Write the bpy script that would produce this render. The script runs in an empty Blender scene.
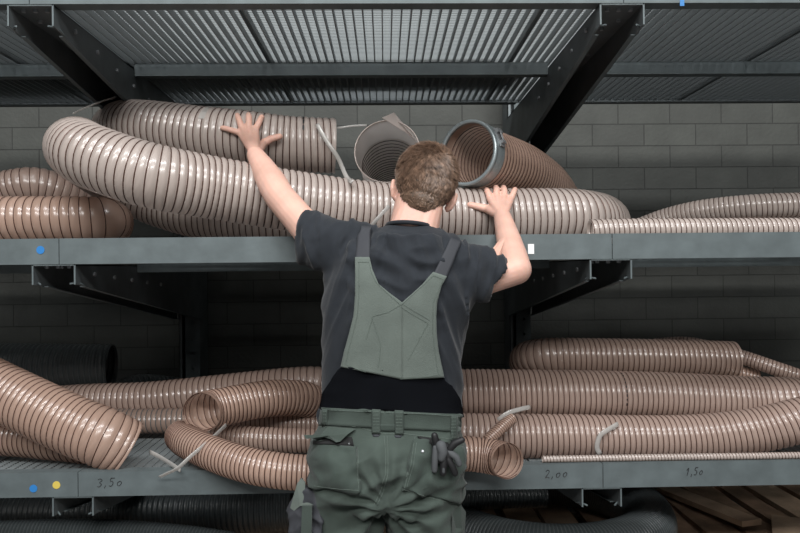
import bpy, bmesh, math, random
import numpy as np
from mathutils import Vector, Matrix, noise
from mathutils.bvhtree import BVHTree
random.seed(7)
scene = bpy.context.scene
COL = scene.collection
PI = math.pi

# ------------------------------------------------------------------ camera
CZ = 1.43
YAW, ROLL, PITCH = 0.0214, 0.0100, 0.0035
FPX = 700.0
_f = Vector((math.sin(YAW) * math.cos(PITCH), math.cos(YAW) * math.cos(PITCH), math.sin(PITCH)))
_r0 = Vector((math.cos(YAW), -math.sin(YAW), 0))
_u0 = _r0.cross(_f)
_r = _r0 * math.cos(ROLL) - _u0 * math.sin(ROLL)
_u = _u0 * math.cos(ROLL) + _r0 * math.sin(ROLL)
CAM = Vector((0, 0, CZ))

def ray(px, py):
    return (_f + _r * ((px - 400) / FPX) - _u * ((py - 266.5) / FPX)).normalized()

def P(px, py, Y):
    d = ray(px, py)
    return CAM + d * (Y / d.y)

cam_data = bpy.data.cameras.new('camera')
cam = bpy.data.objects.new('camera', cam_data)
COL.objects.link(cam)
cam_data.sensor_width = 36
cam_data.lens = 36 * FPX / 800
M = Matrix.Identity(4)
for i in range(3):
    M[i][0], M[i][1], M[i][2], M[i][3] = _r[i], _u[i], -_f[i], CAM[i]
cam.matrix_world = M
cam_data.clip_start = 0.05
scene.camera = cam

# ------------------------------------------------------------------ materials
def mat(name, col, rough=0.5, metal=0.0, spec=0.5, noise_amt=0.0, noise_scale=8.0, bump=0.0, bump_scale=60.0,
        sheen=0.0, sss=0.0, coat=0.0):
    m = bpy.data.materials.new(name); m.use_nodes = True
    nt = m.node_tree; b = nt.nodes['Principled BSDF']
    b.inputs['Base Color'].default_value = (*col, 1)
    b.inputs['Roughness'].default_value = rough
    b.inputs['Metallic'].default_value = metal
    b.inputs['Specular IOR Level'].default_value = spec
    if sheen: b.inputs['Sheen Weight'].default_value = sheen
    if coat: b.inputs['Coat Weight'].default_value = coat
    if sss:
        b.inputs['Subsurface Weight'].default_value = sss
        b.inputs['Subsurface Radius'].default_value = (0.02, 0.008, 0.004)
        b.inputs['Subsurface Scale'].default_value = 0.5
    tc = nt.nodes.new('ShaderNodeTexCoord')
    if noise_amt:
        n = nt.nodes.new('ShaderNodeTexNoise'); n.inputs['Scale'].default_value = noise_scale
        n.inputs['Detail'].default_value = 5
        nt.links.new(tc.outputs['Object'], n.inputs['Vector'])
        cr = nt.nodes.new('ShaderNodeValToRGB')
        lo = [max(0, c * (1 - noise_amt)) for c in col]; hi = [min(1, c * (1 + noise_amt)) for c in col]
        cr.color_ramp.elements[0].position = 0.3; cr.color_ramp.elements[0].color = (*lo, 1)
        cr.color_ramp.elements[1].position = 0.7; cr.color_ramp.elements[1].color = (*hi, 1)
        nt.links.new(n.outputs['Fac'], cr.inputs['Fac'])
        nt.links.new(cr.outputs['Color'], b.inputs['Base Color'])
    if bump:
        n2 = nt.nodes.new('ShaderNodeTexNoise'); n2.inputs['Scale'].default_value = bump_scale
        nt.links.new(tc.outputs['Object'], n2.inputs['Vector'])
        bp = nt.nodes.new('ShaderNodeBump'); bp.inputs['Strength'].default_value = bump
        bp.inputs['Distance'].default_value = 0.01
        nt.links.new(n2.outputs['Fac'], bp.inputs['Height'])
        nt.links.new(bp.outputs['Normal'], b.inputs['Normal'])
    return m

def film(name, col, clear=0.18, rough=0.3):
    """translucent plastic film of a hose: partly see-through, partly milky"""
    m = mat(name, tuple(c * 0.86 for c in col), rough=rough, spec=0.8, noise_amt=0.08, noise_scale=5, coat=0.7)
    nt = m.node_tree; b = nt.nodes['Principled BSDF']; b.inputs['Coat Roughness'].default_value = 0.16; out = nt.nodes['Material Output']
    tl = nt.nodes.new('ShaderNodeBsdfTranslucent'); tl.inputs['Color'].default_value = (*col, 1)
    mx = nt.nodes.new('ShaderNodeMixShader'); mx.inputs[0].default_value = 0.35
    nt.links.new(b.outputs[0], mx.inputs[1]); nt.links.new(tl.outputs[0], mx.inputs[2])
    tr = nt.nodes.new('ShaderNodeBsdfTransparent')
    mx2 = nt.nodes.new('ShaderNodeMixShader'); mx2.inputs[0].default_value = clear
    nt.links.new(mx.outputs[0], mx2.inputs[1]); nt.links.new(tr.outputs[0], mx2.inputs[2])
    nt.links.new(mx2.outputs[0], out.inputs['Surface'])
    return m

M_FILM_PALE = film('film_pale', (0.70, 0.60, 0.545), 0.15)
M_FILM_ROSE = film('film_rose', (0.62, 0.46, 0.39), 0.2)
M_FILM_COPPER = film('film_copper', (0.66, 0.455, 0.36), 0.2)
M_FILM_BROWN = film('film_brown', (0.52, 0.38, 0.315), 0.2)
M_FILM_CLEAR = film('film_clear', (0.75, 0.72, 0.70), 0.5, 0.2)
M_CUFF = film('film_cuff', (0.88, 0.81, 0.77), 0.10, 0.35)
M_CUFF.node_tree.nodes['Mix Shader'].inputs[0].default_value = 0.5
M_WIRE = mat('copper_wire', (0.085, 0.042, 0.03), 0.4, 0.4)
M_WIRE_DARK = mat('dark_wire', (0.05, 0.032, 0.025), 0.5, 0.3)
M_BLACK_HOSE = mat('black_rubber', (0.040, 0.048, 0.050), 0.34, 0.0, 0.6)
M_GREY_HOSE = mat('dark_grey_rubber', (0.09, 0.095, 0.09), 0.5)
M_BLACK_WIRE = mat('black_ridge', (0.09, 0.10, 0.103), 0.32, 0.0, 0.6)
M_GALV = mat('galvanised_steel', (0.092, 0.112, 0.116), 0.6, 0.15, noise_amt=0.16, noise_scale=14, bump=0.05, bump_scale=40)
M_GALV_D = mat('galvanised_steel_dull', (0.13, 0.145, 0.15), 0.5, 0.5, noise_amt=0.2, noise_scale=10)
M_GRATE = mat('grating_steel', (0.19, 0.21, 0.215), 0.6, 0.15)
M_BOLT = mat('zinc_bolt', (0.30, 0.31, 0.32), 0.5, 0.6)
M_CLAMP = mat('clamp_steel', (0.30, 0.34, 0.35), 0.42, 0.6)
M_WHITE = mat('white_plastic', (0.75, 0.75, 0.74), 0.3)
M_STRAP = film('strap_plastic', (0.72, 0.70, 0.67), 0.3, 0.2)
M_BLUE = mat('blue_sticker', (0.02, 0.16, 0.42), 0.5)
M_YELLOW = mat('yellow_sticker', (0.55, 0.42, 0.08), 0.5)
M_INK = mat('marker_ink', (0.012, 0.012, 0.014), 0.5)
M_WOOD = mat('pallet_wood', (0.32, 0.21, 0.14), 0.75, noise_amt=0.45, noise_scale=9, bump=0.25, bump_scale=60)
M_WOOD_L = mat('pale_plank_wood', (0.50, 0.36, 0.25), 0.75, noise_amt=0.25, noise_scale=9, bump=0.2, bump_scale=60)
M_FLOOR = mat('concrete_floor', (0.16, 0.155, 0.15), 0.7, noise_amt=0.25, noise_scale=3, bump=0.1)
M_SKIN = mat('skin', (0.62, 0.375, 0.30), 0.5, 0, 0.35, noise_amt=0.07, noise_scale=22, sss=0.12)
M_EAR = M_SKIN
M_HAIRS = mat('hair_light', (0.165, 0.103, 0.07), 0.45, 0, 0.5, noise_amt=0.55, noise_scale=70)
M_HAIR = mat('hair', (0.10, 0.064, 0.042), 0.5, 0, 0.4, noise_amt=0.45, noise_scale=60)
M_SHIRT = mat('shirt_cotton', (0.015, 0.018, 0.023), 0.85, 0, 0.25, noise_amt=0.12, noise_scale=30, bump=0.15, bump_scale=500, sheen=0.12)
M_GREEN = mat('workwear_green', (0.047, 0.062, 0.053), 0.85, 0, 0.25, noise_amt=0.14, noise_scale=16, bump=0.25, bump_scale=420, sheen=0.1)
M_GREEN_L = mat('workwear_green_bib', (0.108, 0.128, 0.114), 0.85, 0, 0.25, noise_amt=0.10, noise_scale=16, bump=0.25, bump_scale=420, sheen=0.1)
M_GREEN_D = mat('workwear_green_pocket', (0.041, 0.055, 0.047), 0.85, 0, 0.25, noise_amt=0.16, noise_scale=16, bump=0.25, bump_scale=420, sheen=0.1)
M_STITCH = mat('stitching', (0.12, 0.15, 0.13), 0.8)
M_ELASTIC = mat('black_elastic', (0.004, 0.0045, 0.006), 0.95, 0, 0.06, bump=0.3, bump_scale=700)
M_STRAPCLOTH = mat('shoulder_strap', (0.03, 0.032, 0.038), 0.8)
M_GLOVE = mat('glove_black', (0.006, 0.006, 0.007), 0.6)
M_GLOVE_G = mat('glove_grey', (0.06, 0.064, 0.068), 0.8)
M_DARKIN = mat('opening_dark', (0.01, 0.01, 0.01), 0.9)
M_LEATHER = mat('boot_leather', (0.02, 0.018, 0.016), 0.5)
M_NAIL = mat('nail', (0.70, 0.47, 0.40), 0.35)
M_EYE = mat('eye', (0.7, 0.7, 0.68), 0.2)

def brick_mat():
    m = mat('painted_block_wall', (0.2, 0.2, 0.19), 0.75)
    nt = m.node_tree; b = nt.nodes['Principled BSDF']
    tc = nt.nodes.new('ShaderNodeTexCoord')
    sp = nt.nodes.new('ShaderNodeSeparateXYZ'); cb = nt.nodes.new('ShaderNodeCombineXYZ')
    nt.links.new(tc.outputs['Object'], sp.inputs[0])
    nt.links.new(sp.outputs['X'], cb.inputs['X']); nt.links.new(sp.outputs['Z'], cb.inputs['Y'])
    br = nt.nodes.new('ShaderNodeTexBrick')
    br.inputs['Scale'].default_value = 1.0
    br.inputs['Brick Width'].default_value = 0.30; br.inputs['Row Height'].default_value = 0.125
    br.inputs['Mortar Size'].default_value = 0.0035; br.inputs['Mortar Smooth'].default_value = 0.4
    br.inputs['Color1'].default_value = (0.092, 0.096, 0.086, 1)
    br.inputs['Color2'].default_value = (0.080, 0.083, 0.075, 1)
    br.inputs['Mortar'].default_value = (0.044, 0.045, 0.041, 1)
    nt.links.new(cb.outputs[0], br.inputs['Vector'])
    nz = nt.nodes.new('ShaderNodeTexNoise'); nz.inputs['Scale'].default_value = 6; nz.inputs['Detail'].default_value = 8
    nt.links.new(tc.outputs['Object'], nz.inputs['Vector'])
    mx = nt.nodes.new('ShaderNodeMix'); mx.data_type = 'RGBA'; mx.blend_type = 'MULTIPLY'
    mx.inputs[0].default_value = 0.5
    nt.links.new(br.outputs['Color'], mx.inputs[6]); nt.links.new(nz.outputs['Fac'], mx.inputs[7])
    nt.links.new(mx.outputs[2], b.inputs['Base Color'])
    bp = nt.nodes.new('ShaderNodeBump'); bp.inputs['Strength'].default_value = 0.5; bp.inputs['Distance'].default_value = 0.006
    bp.invert = True
    nt.links.new(br.outputs['Fac'], bp.inputs['Height'])
    bp2 = nt.nodes.new('ShaderNodeBump'); bp2.inputs['Strength'].default_value = 0.25; bp2.inputs['Distance'].default_value = 0.01
    nz2 = nt.nodes.new('ShaderNodeTexNoise'); nz2.inputs['Scale'].default_value = 50
    nt.links.new(tc.outputs['Object'], nz2.inputs['Vector'])
    nt.links.new(nz2.outputs['Fac'], bp2.inputs['Height']); nt.links.new(bp.outputs['Normal'], bp2.inputs['Normal'])
    nt.links.new(bp2.outputs['Normal'], b.inputs['Normal'])
    return m
M_WALL = brick_mat()

# ------------------------------------------------------------------ mesh helpers
def tag(o, label=None, cat=None, group=None, kind=None):
    if label: o['label'] = label
    if cat: o['category'] = cat
    if group: o['group'] = group
    if kind: o['kind'] = kind
    return o

def mk(name, verts, faces, m, parent=None, origin=None, smooth=False):
    """verts in world space; origin = object location (top level only)"""
    me = bpy.data.meshes.new(name)
    V = np.asarray(verts, dtype=float).reshape(-1, 3)
    if parent is not None: off = np.array(parent.matrix_basis.translation if parent.parent is None else parent.matrix_basis.translation + parent.parent.matrix_basis.translation)
    elif origin is not None: off = np.array(origin)
    else: off = np.zeros(3)
    V = V - off
    me.from_pydata(V.tolist(), [], faces)
    me.materials.append(m)
    if smooth: me.polygons.foreach_set('use_smooth', [True] * len(me.polygons))
    me.update()
    o = bpy.data.objects.new(name, me)
    COL.objects.link(o)
    if parent is not None: o.parent = parent
    elif origin is not None: o.location = origin
    return o

def empty(name, loc):
    o = bpy.data.objects.new(name, None); COL.objects.link(o); o.location = loc
    o.empty_display_size = 0.1
    return o

class MB:
    def __init__(s): s.v = []; s.f = []
    def add(s, v, f):
        n = len(s.v); s.v += [tuple(p) for p in v]; s.f += [tuple(i + n for i in q) for q in f]; return s
    def box(s, x0, x1, y0, y1, z0, z1):
        v = [(x, y, z) for z in (z0, z1) for y in (y0, y1) for x in (x0, x1)]
        return s.add(v, [(0, 2, 3, 1), (4, 5, 7, 6), (0, 1, 5, 4), (2, 6, 7, 3), (0, 4, 6, 2), (1, 3, 7, 5)])
    def prism(s, a, b):
        """two matching outlines (lists of 3d points) -> closed prism"""
        n = len(a)
        f = [tuple(range(n))[::-1], tuple(range(n, 2 * n))] + [(i, (i + 1) % n, n + (i + 1) % n, n + i) for i in range(n)]
        return s.add(list(a) + list(b), f)
    def tube(s, pts, r, n=8, cap=True, squash=1.0, up=None):
        pts = [Vector(p) for p in pts]; rs = r if hasattr(r, '__len__') else [r] * len(pts)
        T, A, B = frames(pts, up)
        v = []
        for p, a, b, rr in zip(pts, A, B, rs):
            for k in range(n):
                t = 2 * PI * k / n
                v.append(p + a * (math.cos(t) * rr) + b * (math.sin(t) * rr * squash))
        f = []
        for i in range(len(pts) - 1):
            for k in range(n):
                k2 = (k + 1) % n
                f.append((i * n + k, i * n + k2, (i + 1) * n + k2, (i + 1) * n + k))
        if cap:
            f.append(tuple(range(n))[::-1]); f.append(tuple((len(pts) - 1) * n + k for k in range(n)))
        return s.add(v, f)
    def capsule(s, pts, rs, n=14):
        """tube with round ends"""
        pts = [Vector(p) for p in pts]; rs = list(rs) if hasattr(rs, '__len__') else [rs] * len(pts)
        d0 = (pts[0] - pts[1]).normalized(); d1 = (pts[-1] - pts[-2]).normalized()
        P0 = []; R0 = []; P1 = []; R1 = []
        for a in (80, 60, 40, 20):
            a = math.radians(a)
            P0.append(pts[0] + d0 * rs[0] * math.sin(a)); R0.append(rs[0] * math.cos(a))
        for a in (20, 40, 60, 80):
            a = math.radians(a)
            P1.append(pts[-1] + d1 * rs[-1] * math.sin(a)); R1.append(rs[-1] * math.cos(a))
        return s.tube(P0 + pts + P1, R0 + rs + R1, n)
    def ellipsoid(s, c, rx, ry, rz, rot=None, n=24, m=16):
        v = []; f = []
        R = rot or Matrix.Identity(3); c = Vector(c)
        for i in range(m + 1):
            ph = PI * (i + 0.02) / (m + 0.04)
            for k in range(n):
                t = 2 * PI * k / n
                v.append(c + R @ Vector((rx * math.sin(ph) * math.cos(t), ry * math.sin(ph) * math.sin(t), rz * math.cos(ph))))
        for i in range(m):
            for k in range(n):
                f.append((i * n + k, (i + 1) * n + k, (i + 1) * n + (k + 1) % n, i * n + (k + 1) % n))
        f.append(tuple(range(n))); f.append(tuple(m * n + k for k in range(n))[::-1])
        return s.add(v, f)
    def loft(s, rings, n=36):
        """rings: (center, ax, ay) with full radius vectors; closed caps"""
        v = []; f = []
        for c, ax, ay in rings:
            c = Vector(c); ax = Vector(ax); ay = Vector(ay)
            for k in range(n):
                t = 2 * PI * k / n
                ct, st = math.cos(t), math.sin(t)
                e = 0.85
                v.append(c + ax * (math.copysign(abs(ct) ** e, ct)) + ay * (math.copysign(abs(st) ** e, st)))
        for i in range(len(rings) - 1):
            for k in range(n):
                f.append((i * n + k, i * n + (k + 1) % n, (i + 1) * n + (k + 1) % n, (i + 1) * n + k))
        f.append(tuple(range(n))[::-1]); f.append(tuple((len(rings) - 1) * n + k for k in range(n)))
        return s.add(v, f)
    def build(s, name, m, parent=None, origin=None, smooth=False):
        return mk(name, s.v, s.f, m, parent, origin, smooth)

def frames(pts, up=None):
    n = len(pts); T = []
    for i in range(n):
        a = pts[max(0, i - 1)]; b = pts[min(n - 1, i + 1)]
        T.append((b - a).normalized())
    A = []; B = []
    u = Vector(up) if up is not None else Vector((0, 0, 1))
    if abs(T[0].dot(u)) > 0.9: u = Vector((0, 1, 0)) if abs(T[0].y) < 0.9 else Vector((1, 0, 0))
    a = (u - T[0] * u.dot(T[0])).normalized()
    for i in range(n):
        a = (a - T[i] * a.dot(T[i])).normalized()
        A.append(a); B.append(T[i].cross(a))
    return T, A, B

def spline(pts, step):
    """Catmull-Rom through pts, resampled evenly"""
    pts = [Vector(p) for p in pts]
    if len(pts) == 2: dense = [pts[0].lerp(pts[1], i / 40) for i in range(41)]
    else:
        ex = [pts[0] * 2 - pts[1]] + pts + [pts[-1] * 2 - pts[-2]]
        dense = []
        for i in range(1, len(ex) - 2):
            p0, p1, p2, p3 = ex[i - 1:i + 3]
            for k in range(24):
                t = k / 24
                dense.append(0.5 * ((2 * p1) + (p2 - p0) * t + (2 * p0 - 5 * p1 + 4 * p2 - p3) * t * t + (3 * p1 - p0 - 3 * p2 + p3) * t ** 3))
        dense.append(pts[-1])
    L = [0]
    for a, b in zip(dense, dense[1:]): L.append(L[-1] + (b - a).length)
    n = max(2, int(L[-1] / step)); out = []; j = 0
    for i in range(n + 1):
        s = L[-1] * i / n
        while j < len(L) - 2 and L[j + 1] < s: j += 1
        t = (s - L[j]) / max(1e-9, L[j + 1] - L[j])
        out.append(dense[j].lerp(dense[j + 1], min(1, t)))
    return out, L[-1]

HOSES = {}
def hose(name, label, cat, pts, r, pitch, m_film, m_wire, bulge=0.055, group=None, wire=0.0018, seg=32, world=False, cuff=0.0):
    """pts: (px, py, Y) or world points. One ribbed wall mesh with its spiral wire as a child."""
    wp = [Vector(p) if world else P(*p) for p in pts]
    sub = 6
    cen, L = spline(wp, pitch / sub)
    T, A, B = frames(cen)
    N = len(cen)
    C = np.array([list(c) for c in cen]); AA = np.array([list(a) for a in A]); BB = np.array([list(b) for b in B])
    th = np.arange(seg) * 2 * PI / seg
    s = np.linspace(0, L, N)
    ph = (s[:, None] / pitch - th[None, :] / (2 * PI)) % 1.0
    b = bulge * r
    rr = r - b + b * np.sin(PI * ph) ** 0.8
    if cuff:
        k = np.clip((s[:, None] - cuff) / 0.02, 0, 1); rr = rr * k + (r * 1.0) * (1 - k)
    V = C[:, None, :] + AA[:, None, :] * (np.cos(th)[None, :, None] * rr[:, :, None]) + BB[:, None, :] * (np.sin(th)[None, :, None] * rr[:, :, None])
    V = V.reshape(-1, 3)
    i = np.arange(N - 1)[:, None]; k = np.arange(seg)[None, :]; k2 = (k + 1) % seg
    F = np.stack([i * seg + k, i * seg + k2, (i + 1) * seg + k2, (i + 1) * seg + k], -1).reshape(-1, 4)
    org = Vector((wp[0].x, wp[0].y, min(w.z for w in wp) - r))
    root = mk(name, V, F.tolist(), m_film, origin=org, smooth=True)
    tag(root, label, cat, group)
    # helical wire
    turns = (L - cuff) / pitch; nst = int(turns * 28)
    tt = np.arange(nst + 1) / 28.0 * 2 * PI
    ss = cuff + (tt / (2 * PI)) * pitch
    # phase zero: s/pitch = th/2pi
    ths = (ss / pitch) * 2 * PI
    fi = np.clip(ss / L * (N - 1), 0, N - 1 - 1e-6); i0 = fi.astype(int); fr = (fi - i0)[:, None]
    c = C[i0] * (1 - fr) + C[i0 + 1] * fr; a = AA[i0] * (1 - fr) + AA[i0 + 1] * fr; bb = BB[i0] * (1 - fr) + BB[i0 + 1] * fr
    rad = a * np.cos(ths)[:, None] + bb * np.sin(ths)[:, None]
    tan = np.cross(a, bb)
    rw = r - b + wire * 0.8
    ctr = c + rad * rw
    m5 = 5; vs = []
    for q in range(m5):
        g = 2 * PI * q / m5
        vs.append(ctr + rad * (math.cos(g) * wire) + tan * (math.sin(g) * wire))
    W = np.stack(vs, 1).reshape(-1, 3)
    n = len(ctr); i = np.arange(n - 1)[:, None]; k = np.arange(m5)[None, :]; k2 = (k + 1) % m5
    F = np.stack([i * m5 + k, i * m5 + k2, (i + 1) * m5 + k2, (i + 1) * m5 + k], -1).reshape(-1, 4)
    mk('wire_spiral', W, F.tolist(), m_wire, parent=root, smooth=True)
    HOSES[label] = (C, AA, BB, s, r)
    root['_len'] = L
    del root['_len']
    return root

def ring_marks(root, label, at, a0, a1, m, name='printed_marking', width=0.006, dashes=9, lift=0.0012, seed=1, wide=None):
    """small printed dashes running round the hose at arc length `at`"""
    C, AA, BB, s, r = HOSES[label]; rnd = random.Random(seed)
    j = int(np.searchsorted(s, at)); c, a, b = Vector(C[j]), Vector(AA[j]), Vector(BB[j]); t = a.cross(b)
    mb = MB(); R = r + lift
    th = a0
    while th < a1:
        d = (a1 - a0) / dashes * rnd.uniform(0.35, 0.8)
        n = 3; v = []
        for q in range(n + 1):
            g = th + d * q / n
            rad = a * math.cos(g) + b * math.sin(g)
            w = width * rnd.uniform(0.7, 1.1)
            v += [c + rad * R - t * w / 2, c + rad * R + t * w / 2]
        mb.add(v, [(2 * q, 2 * q + 1, 2 * q + 3, 2 * q + 2) for q in range(n)])
        th += (a1 - a0) / dashes
    mb.build(name, m, root)

# ------------------------------------------------------------------ setting
YW = 4.0
def struct(name, mb, m):
    o = mb.build(name, m); o['kind'] = 'structure'; return o
struct('floor', MB().box(-4, 5, -6, YW + 0.2, -0.1, 0), M_FLOOR)
struct('wall_back', MB().box(-4, 5, YW, YW + 0.2, 0, 6.8), M_WALL)
M_CEIL = mat('ceiling_sheet', (0.2, 0.21, 0.21), 0.7)
struct('ceiling', MB().box(-4, 5, -6, YW + 0.2, 6.8, 6.9), M_CEIL)

# ------------------------------------------------------------------ shelf rack
XC = (-1.027, 0.712)
LV = [  # name, front y, rail bottom z
    ('top', 2.06, 2.213), ('middle', 2.19, 1.455), ('lower', 2.31, 0.697)]
YU = 3.69
RAIL = {}
for si, x in enumerate(XC):
    side = ('left', 'right')[si]
    e = empty('shelf_upright', (x, YU, 0))
    tag(e, 'perforated galvanised steel upright behind the shelves, %s' % ('left of the man' if si == 0 else 'right of the man'), 'upright', 'rack uprights')
    mb = MB()
    x0, x1 = x - 0.055, x + 0.055
    mb.box(x0, x0 + 0.016, YU, YU + 0.004, 0, 2.55)
    mb.box(x0, x0 + 0.004, YU, YU + 0.16, 0, 2.55)
    mb.box(x1 - 0.004, x1, YU, YU + 0.16, 0, 2.55)
    mb.box(x0, x1, YU + 0.156, YU + 0.16, 0, 2.55)
    mb.build('channel', M_GALV_D, e)
    # perforated face strip: two side bands with bridges between round holes
    pl = MB(); a0, a1 = x0 + 0.034, x1
    xm = (a0 + a1) / 2; hr = 0.008; pitch = 0.08
    z = 0.0
    while z < 2.5:
        zc = z + pitch / 2
        ang = [2 * PI * k / 16 for k in range(16)]
        inner = [(xm + hr * math.cos(t), zc + hr * math.sin(t)) for t in ang]
        outer = []
        for t in ang:
            ct, st = math.cos(t), math.sin(t); sc = 1 / max(abs(ct), abs(st))
            outer.append((xm + ct * sc * (a1 - a0) / 2, zc + st * sc * pitch / 2))
        for yy in (YU - 0.003, YU):
            v = [(p[0], yy, p[1]) for p in outer] + [(p[0], yy, p[1]) for p in inner]
            pl.add(v, [(k, (k + 1) % 16, 16 + (k + 1) % 16, 16 + k) for k in range(16)])
        z += pitch
    pl.box(a0, a0 + 0.003, YU, YU + 0.03, 0, 2.5)
    pl.build('perforated_strip', M_GALV, e)
    mb = MB().box(x - 0.1, x + 0.1, YU - 0.06, YU + 0.2, 0, 0.012)
    mb.build('foot_plate', M_GALV_D, e)

for li, (lv, yf, zb) in enumerate(LV):
    zt = zb + 0.08
    for si, x in enumerate(XC):
        e = empty('cantilever_bracket', (x, yf, zb))
        tag(e, 'black tapered steel cantilever bracket holding up the %s shelf, %s side' % (lv, ('left', 'right')[si]), 'bracket', 'tapered shelf brackets')
        w = 0.066; hf, hb = 0.062, 0.275; t = 0.004; y0, y1 = yf + 0.003, YU - 0.004
        z0 = zb - 0.001
        ym = y0 + 0.07
        for s in (-1, 1):
            xa = x + s * w; xb = x + s * (w - t)
            A = [(xa, y0, z0), (xa, y1, z0), (xa, y1, z0 - hb), (xa, ym, z0 - hf - 0.006), (xa, y0, z0 - hf)]
            B = [(xb, p[1], p[2]) for p in A]
            mb = MB().prism(A, B)
            mb.build('side_web', M_GALV_D, e)
            # lip along the lower edge, turned inwards
            xl = x + s * (w - 0.016)
            lp = MB().prism([(xa, ym, z0 - hf - 0.006), (xl, ym, z0 - hf - 0.006), (xl, ym, z0 - hf - 0.009), (xa, ym, z0 - hf - 0.009)],
                            [(xa, y1, z0 - hb), (xl, y1, z0 - hb), (xl, y1, z0 - hb - 0.003), (xa, y1, z0 - hb - 0.003)])
            # flared curl at the front end
            pts = [(x + s * (w - 0.002), ym + 0.01, z0 - hf - 0.009), (x + s * (w + 0.002), ym - 0.012, z0 - hf - 0.004), (x + s * (w - 0.004), y0 + 0.03, z0 - hf + 0.004), (x + s * (w - 0.02), y0 + 0.008, z0 - hf + 0.002)]
            lp.tube(spline(pts, 0.006)[0], 0.003, 6)
            # light cut edge of the sheet, seen at the front
            lp.box(min(xa, xb) - (0 if s > 0 else 0.001), max(xa, xb) + (0.001 if s > 0 else 0), y0 - 0.001, y0 + 0.002, z0 - hf, z0)
            lp.build('lower_lip', M_GALV, e)
            for q in range(5):
                yy = y0 + 0.14 + q * 0.17; zz = z0 - 0.032 - q * 0.012
                if yy > y1 - 0.1: break
                MB().tube([(xa, yy, zz), (xa + s * 0.006, yy, zz)], 0.0075, 6).build('bolt', M_BOLT, e)
        tp = MB().box(x - w, x + w, y0, y1, z0 - 0.004, z0)
        tp.build('top_plate', M_GALV_D, e)
        ed = MB().box(x - w, x + w, y0 - 0.001, y0 + 0.002, z0 - 0.003, z0)
        ed.build('front_edge', M_GALV, e)
        for (bx, by) in ((-0.035, 0.03), (0, 0.03), (0.035, 0.03), (-0.03, 0.12), (0.03, 0.12), (0.0, 0.2), (-0.03, 0.32), (0.02, 0.46), (0.035, 0.47), (-0.02, 0.62)):
            MB().tube([(x + bx, y0 + by, z0 - 0.004), (x + bx, y0 + by, z0 - 0.012)], 0.007, 6).build('bolt', M_BOLT, e)
    # front rails in three lengths butted together
    cuts = [-2.7, XC[0] + 0.018 - (0 if li else 0.02), XC[1] + 0.004, 3.1]
    where = ('left of the joint by the left arm', 'middle length between the two arms', 'right of the joint by the right arm')
    for k in range(3):
        a, b = cuts[k] + 0.0012, cuts[k + 1] - 0.0012
        mb = MB()
        prof = [(yf, zb), (yf, zt), (yf + 0.045, zt), (yf + 0.045, zt - 0.012), (yf + 0.042, zt - 0.012), (yf + 0.042, zt - 0.003), (yf + 0.003, zt - 0.003),
                (yf + 0.003, zb + 0.003), (yf + 0.05, zb + 0.003), (yf + 0.05, zb)]
        mb.prism([(a, y, z) for y, z in prof], [(b, y, z) for y, z in prof])
        o = mb.build('front_rail', M_GALV, origin=(a, yf, zb)); RAIL[(li, k)] = o
        tag(o, 'grey galvanised front rail of the %s shelf, %s' % (lv, where[k]), 'shelf rail', 'front rails of the shelves')
    # long cross rail under the grating, between arms
    yj = yf + 0.66 - (0.12 if li else 0)
    zj0, zj1 = zb - 0.028, zb + 0.02
    for k, (a, b) in enumerate(((-2.7, XC[0] - 0.068), (XC[0] + 0.068, XC[1] - 0.068), (XC[1] + 0.068, 3.1))):
        prof = [(yj, zj0), (yj, zj1), (yj + 0.04, zj1), (yj + 0.04, zj1 - 0.003), (yj + 0.003, zj1 - 0.003), (yj + 0.003, zj0 + 0.003), (yj + 0.045, zj0 + 0.003), (yj + 0.045, zj0)]
        mb = MB(); mb.prism([(a, y, z) for y, z in prof], [(b, y, z) for y, z in prof])
        o = mb.build('cross_rail', M_GALV, origin=(a, yj, zj0))
        tag(o, 'steel cross rail beneath the %s shelf grating, %s' % (lv, ('left of the left arm', 'between the two arms', 'right of the right arm')[k]), 'shelf rail', 'cross rails under the gratings')
    # grating panels
    gx = [-2.36, -1.40, -0.44, 0.50, 1.44, 2.4]
    yb = yf + 1.345
    gz1 = zb + 0.050; gz0 = gz1 - 0.027
    words = ('far left', 'left', 'middle', 'right of the middle', 'far right')
    for k in range(5):
        a, b = gx[k] + 0.004, gx[k + 1] - 0.004
        e = empty('grating_panel', (a, yf, gz0))
        tag(e, 'open steel grating panel of the %s shelf, %s of the five' % (lv, words[k]) , 'grating panel', 'steel shelf gratings')
        V = []; F = []
        mb = MB()
        nb = int((b - a) / 0.031)
        for q in range(1, nb):
            xx = a + (b - a) * q / nb
            mb.box(xx - 0.0017, xx + 0.0017, yf + 0.052, yb, gz0, gz1)
        mb.build('bearing_bars', M_GRATE, e)['kind'] = 'stuff'
        mb = MB(); nc = int((yb - yf - 0.05) / 0.0155)
        for q in range(1, nc):
            yy = yf + 0.052 + (yb - yf - 0.052) * q / nc
            mb.box(a, b, yy - 0.0013, yy + 0.0013, gz1 - 0.0045, gz1 - 0.001)
        mb.build('cross_bars', M_GRATE, e)['kind'] = 'stuff'
        mb = MB()
        mb.box(a, a + 0.004, yf + 0.052, yb, gz0, gz1).box(b - 0.004, b, yf + 0.052, yb, gz0, gz1)
        mb.box(a, b, yf + 0.050, yf + 0.053, gz0, gz1).box(a, b, yb, yb + 0.003, gz0, gz1)
        mb.build('edge_frame', M_GRATE if li else M_GALV_D, e)
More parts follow.
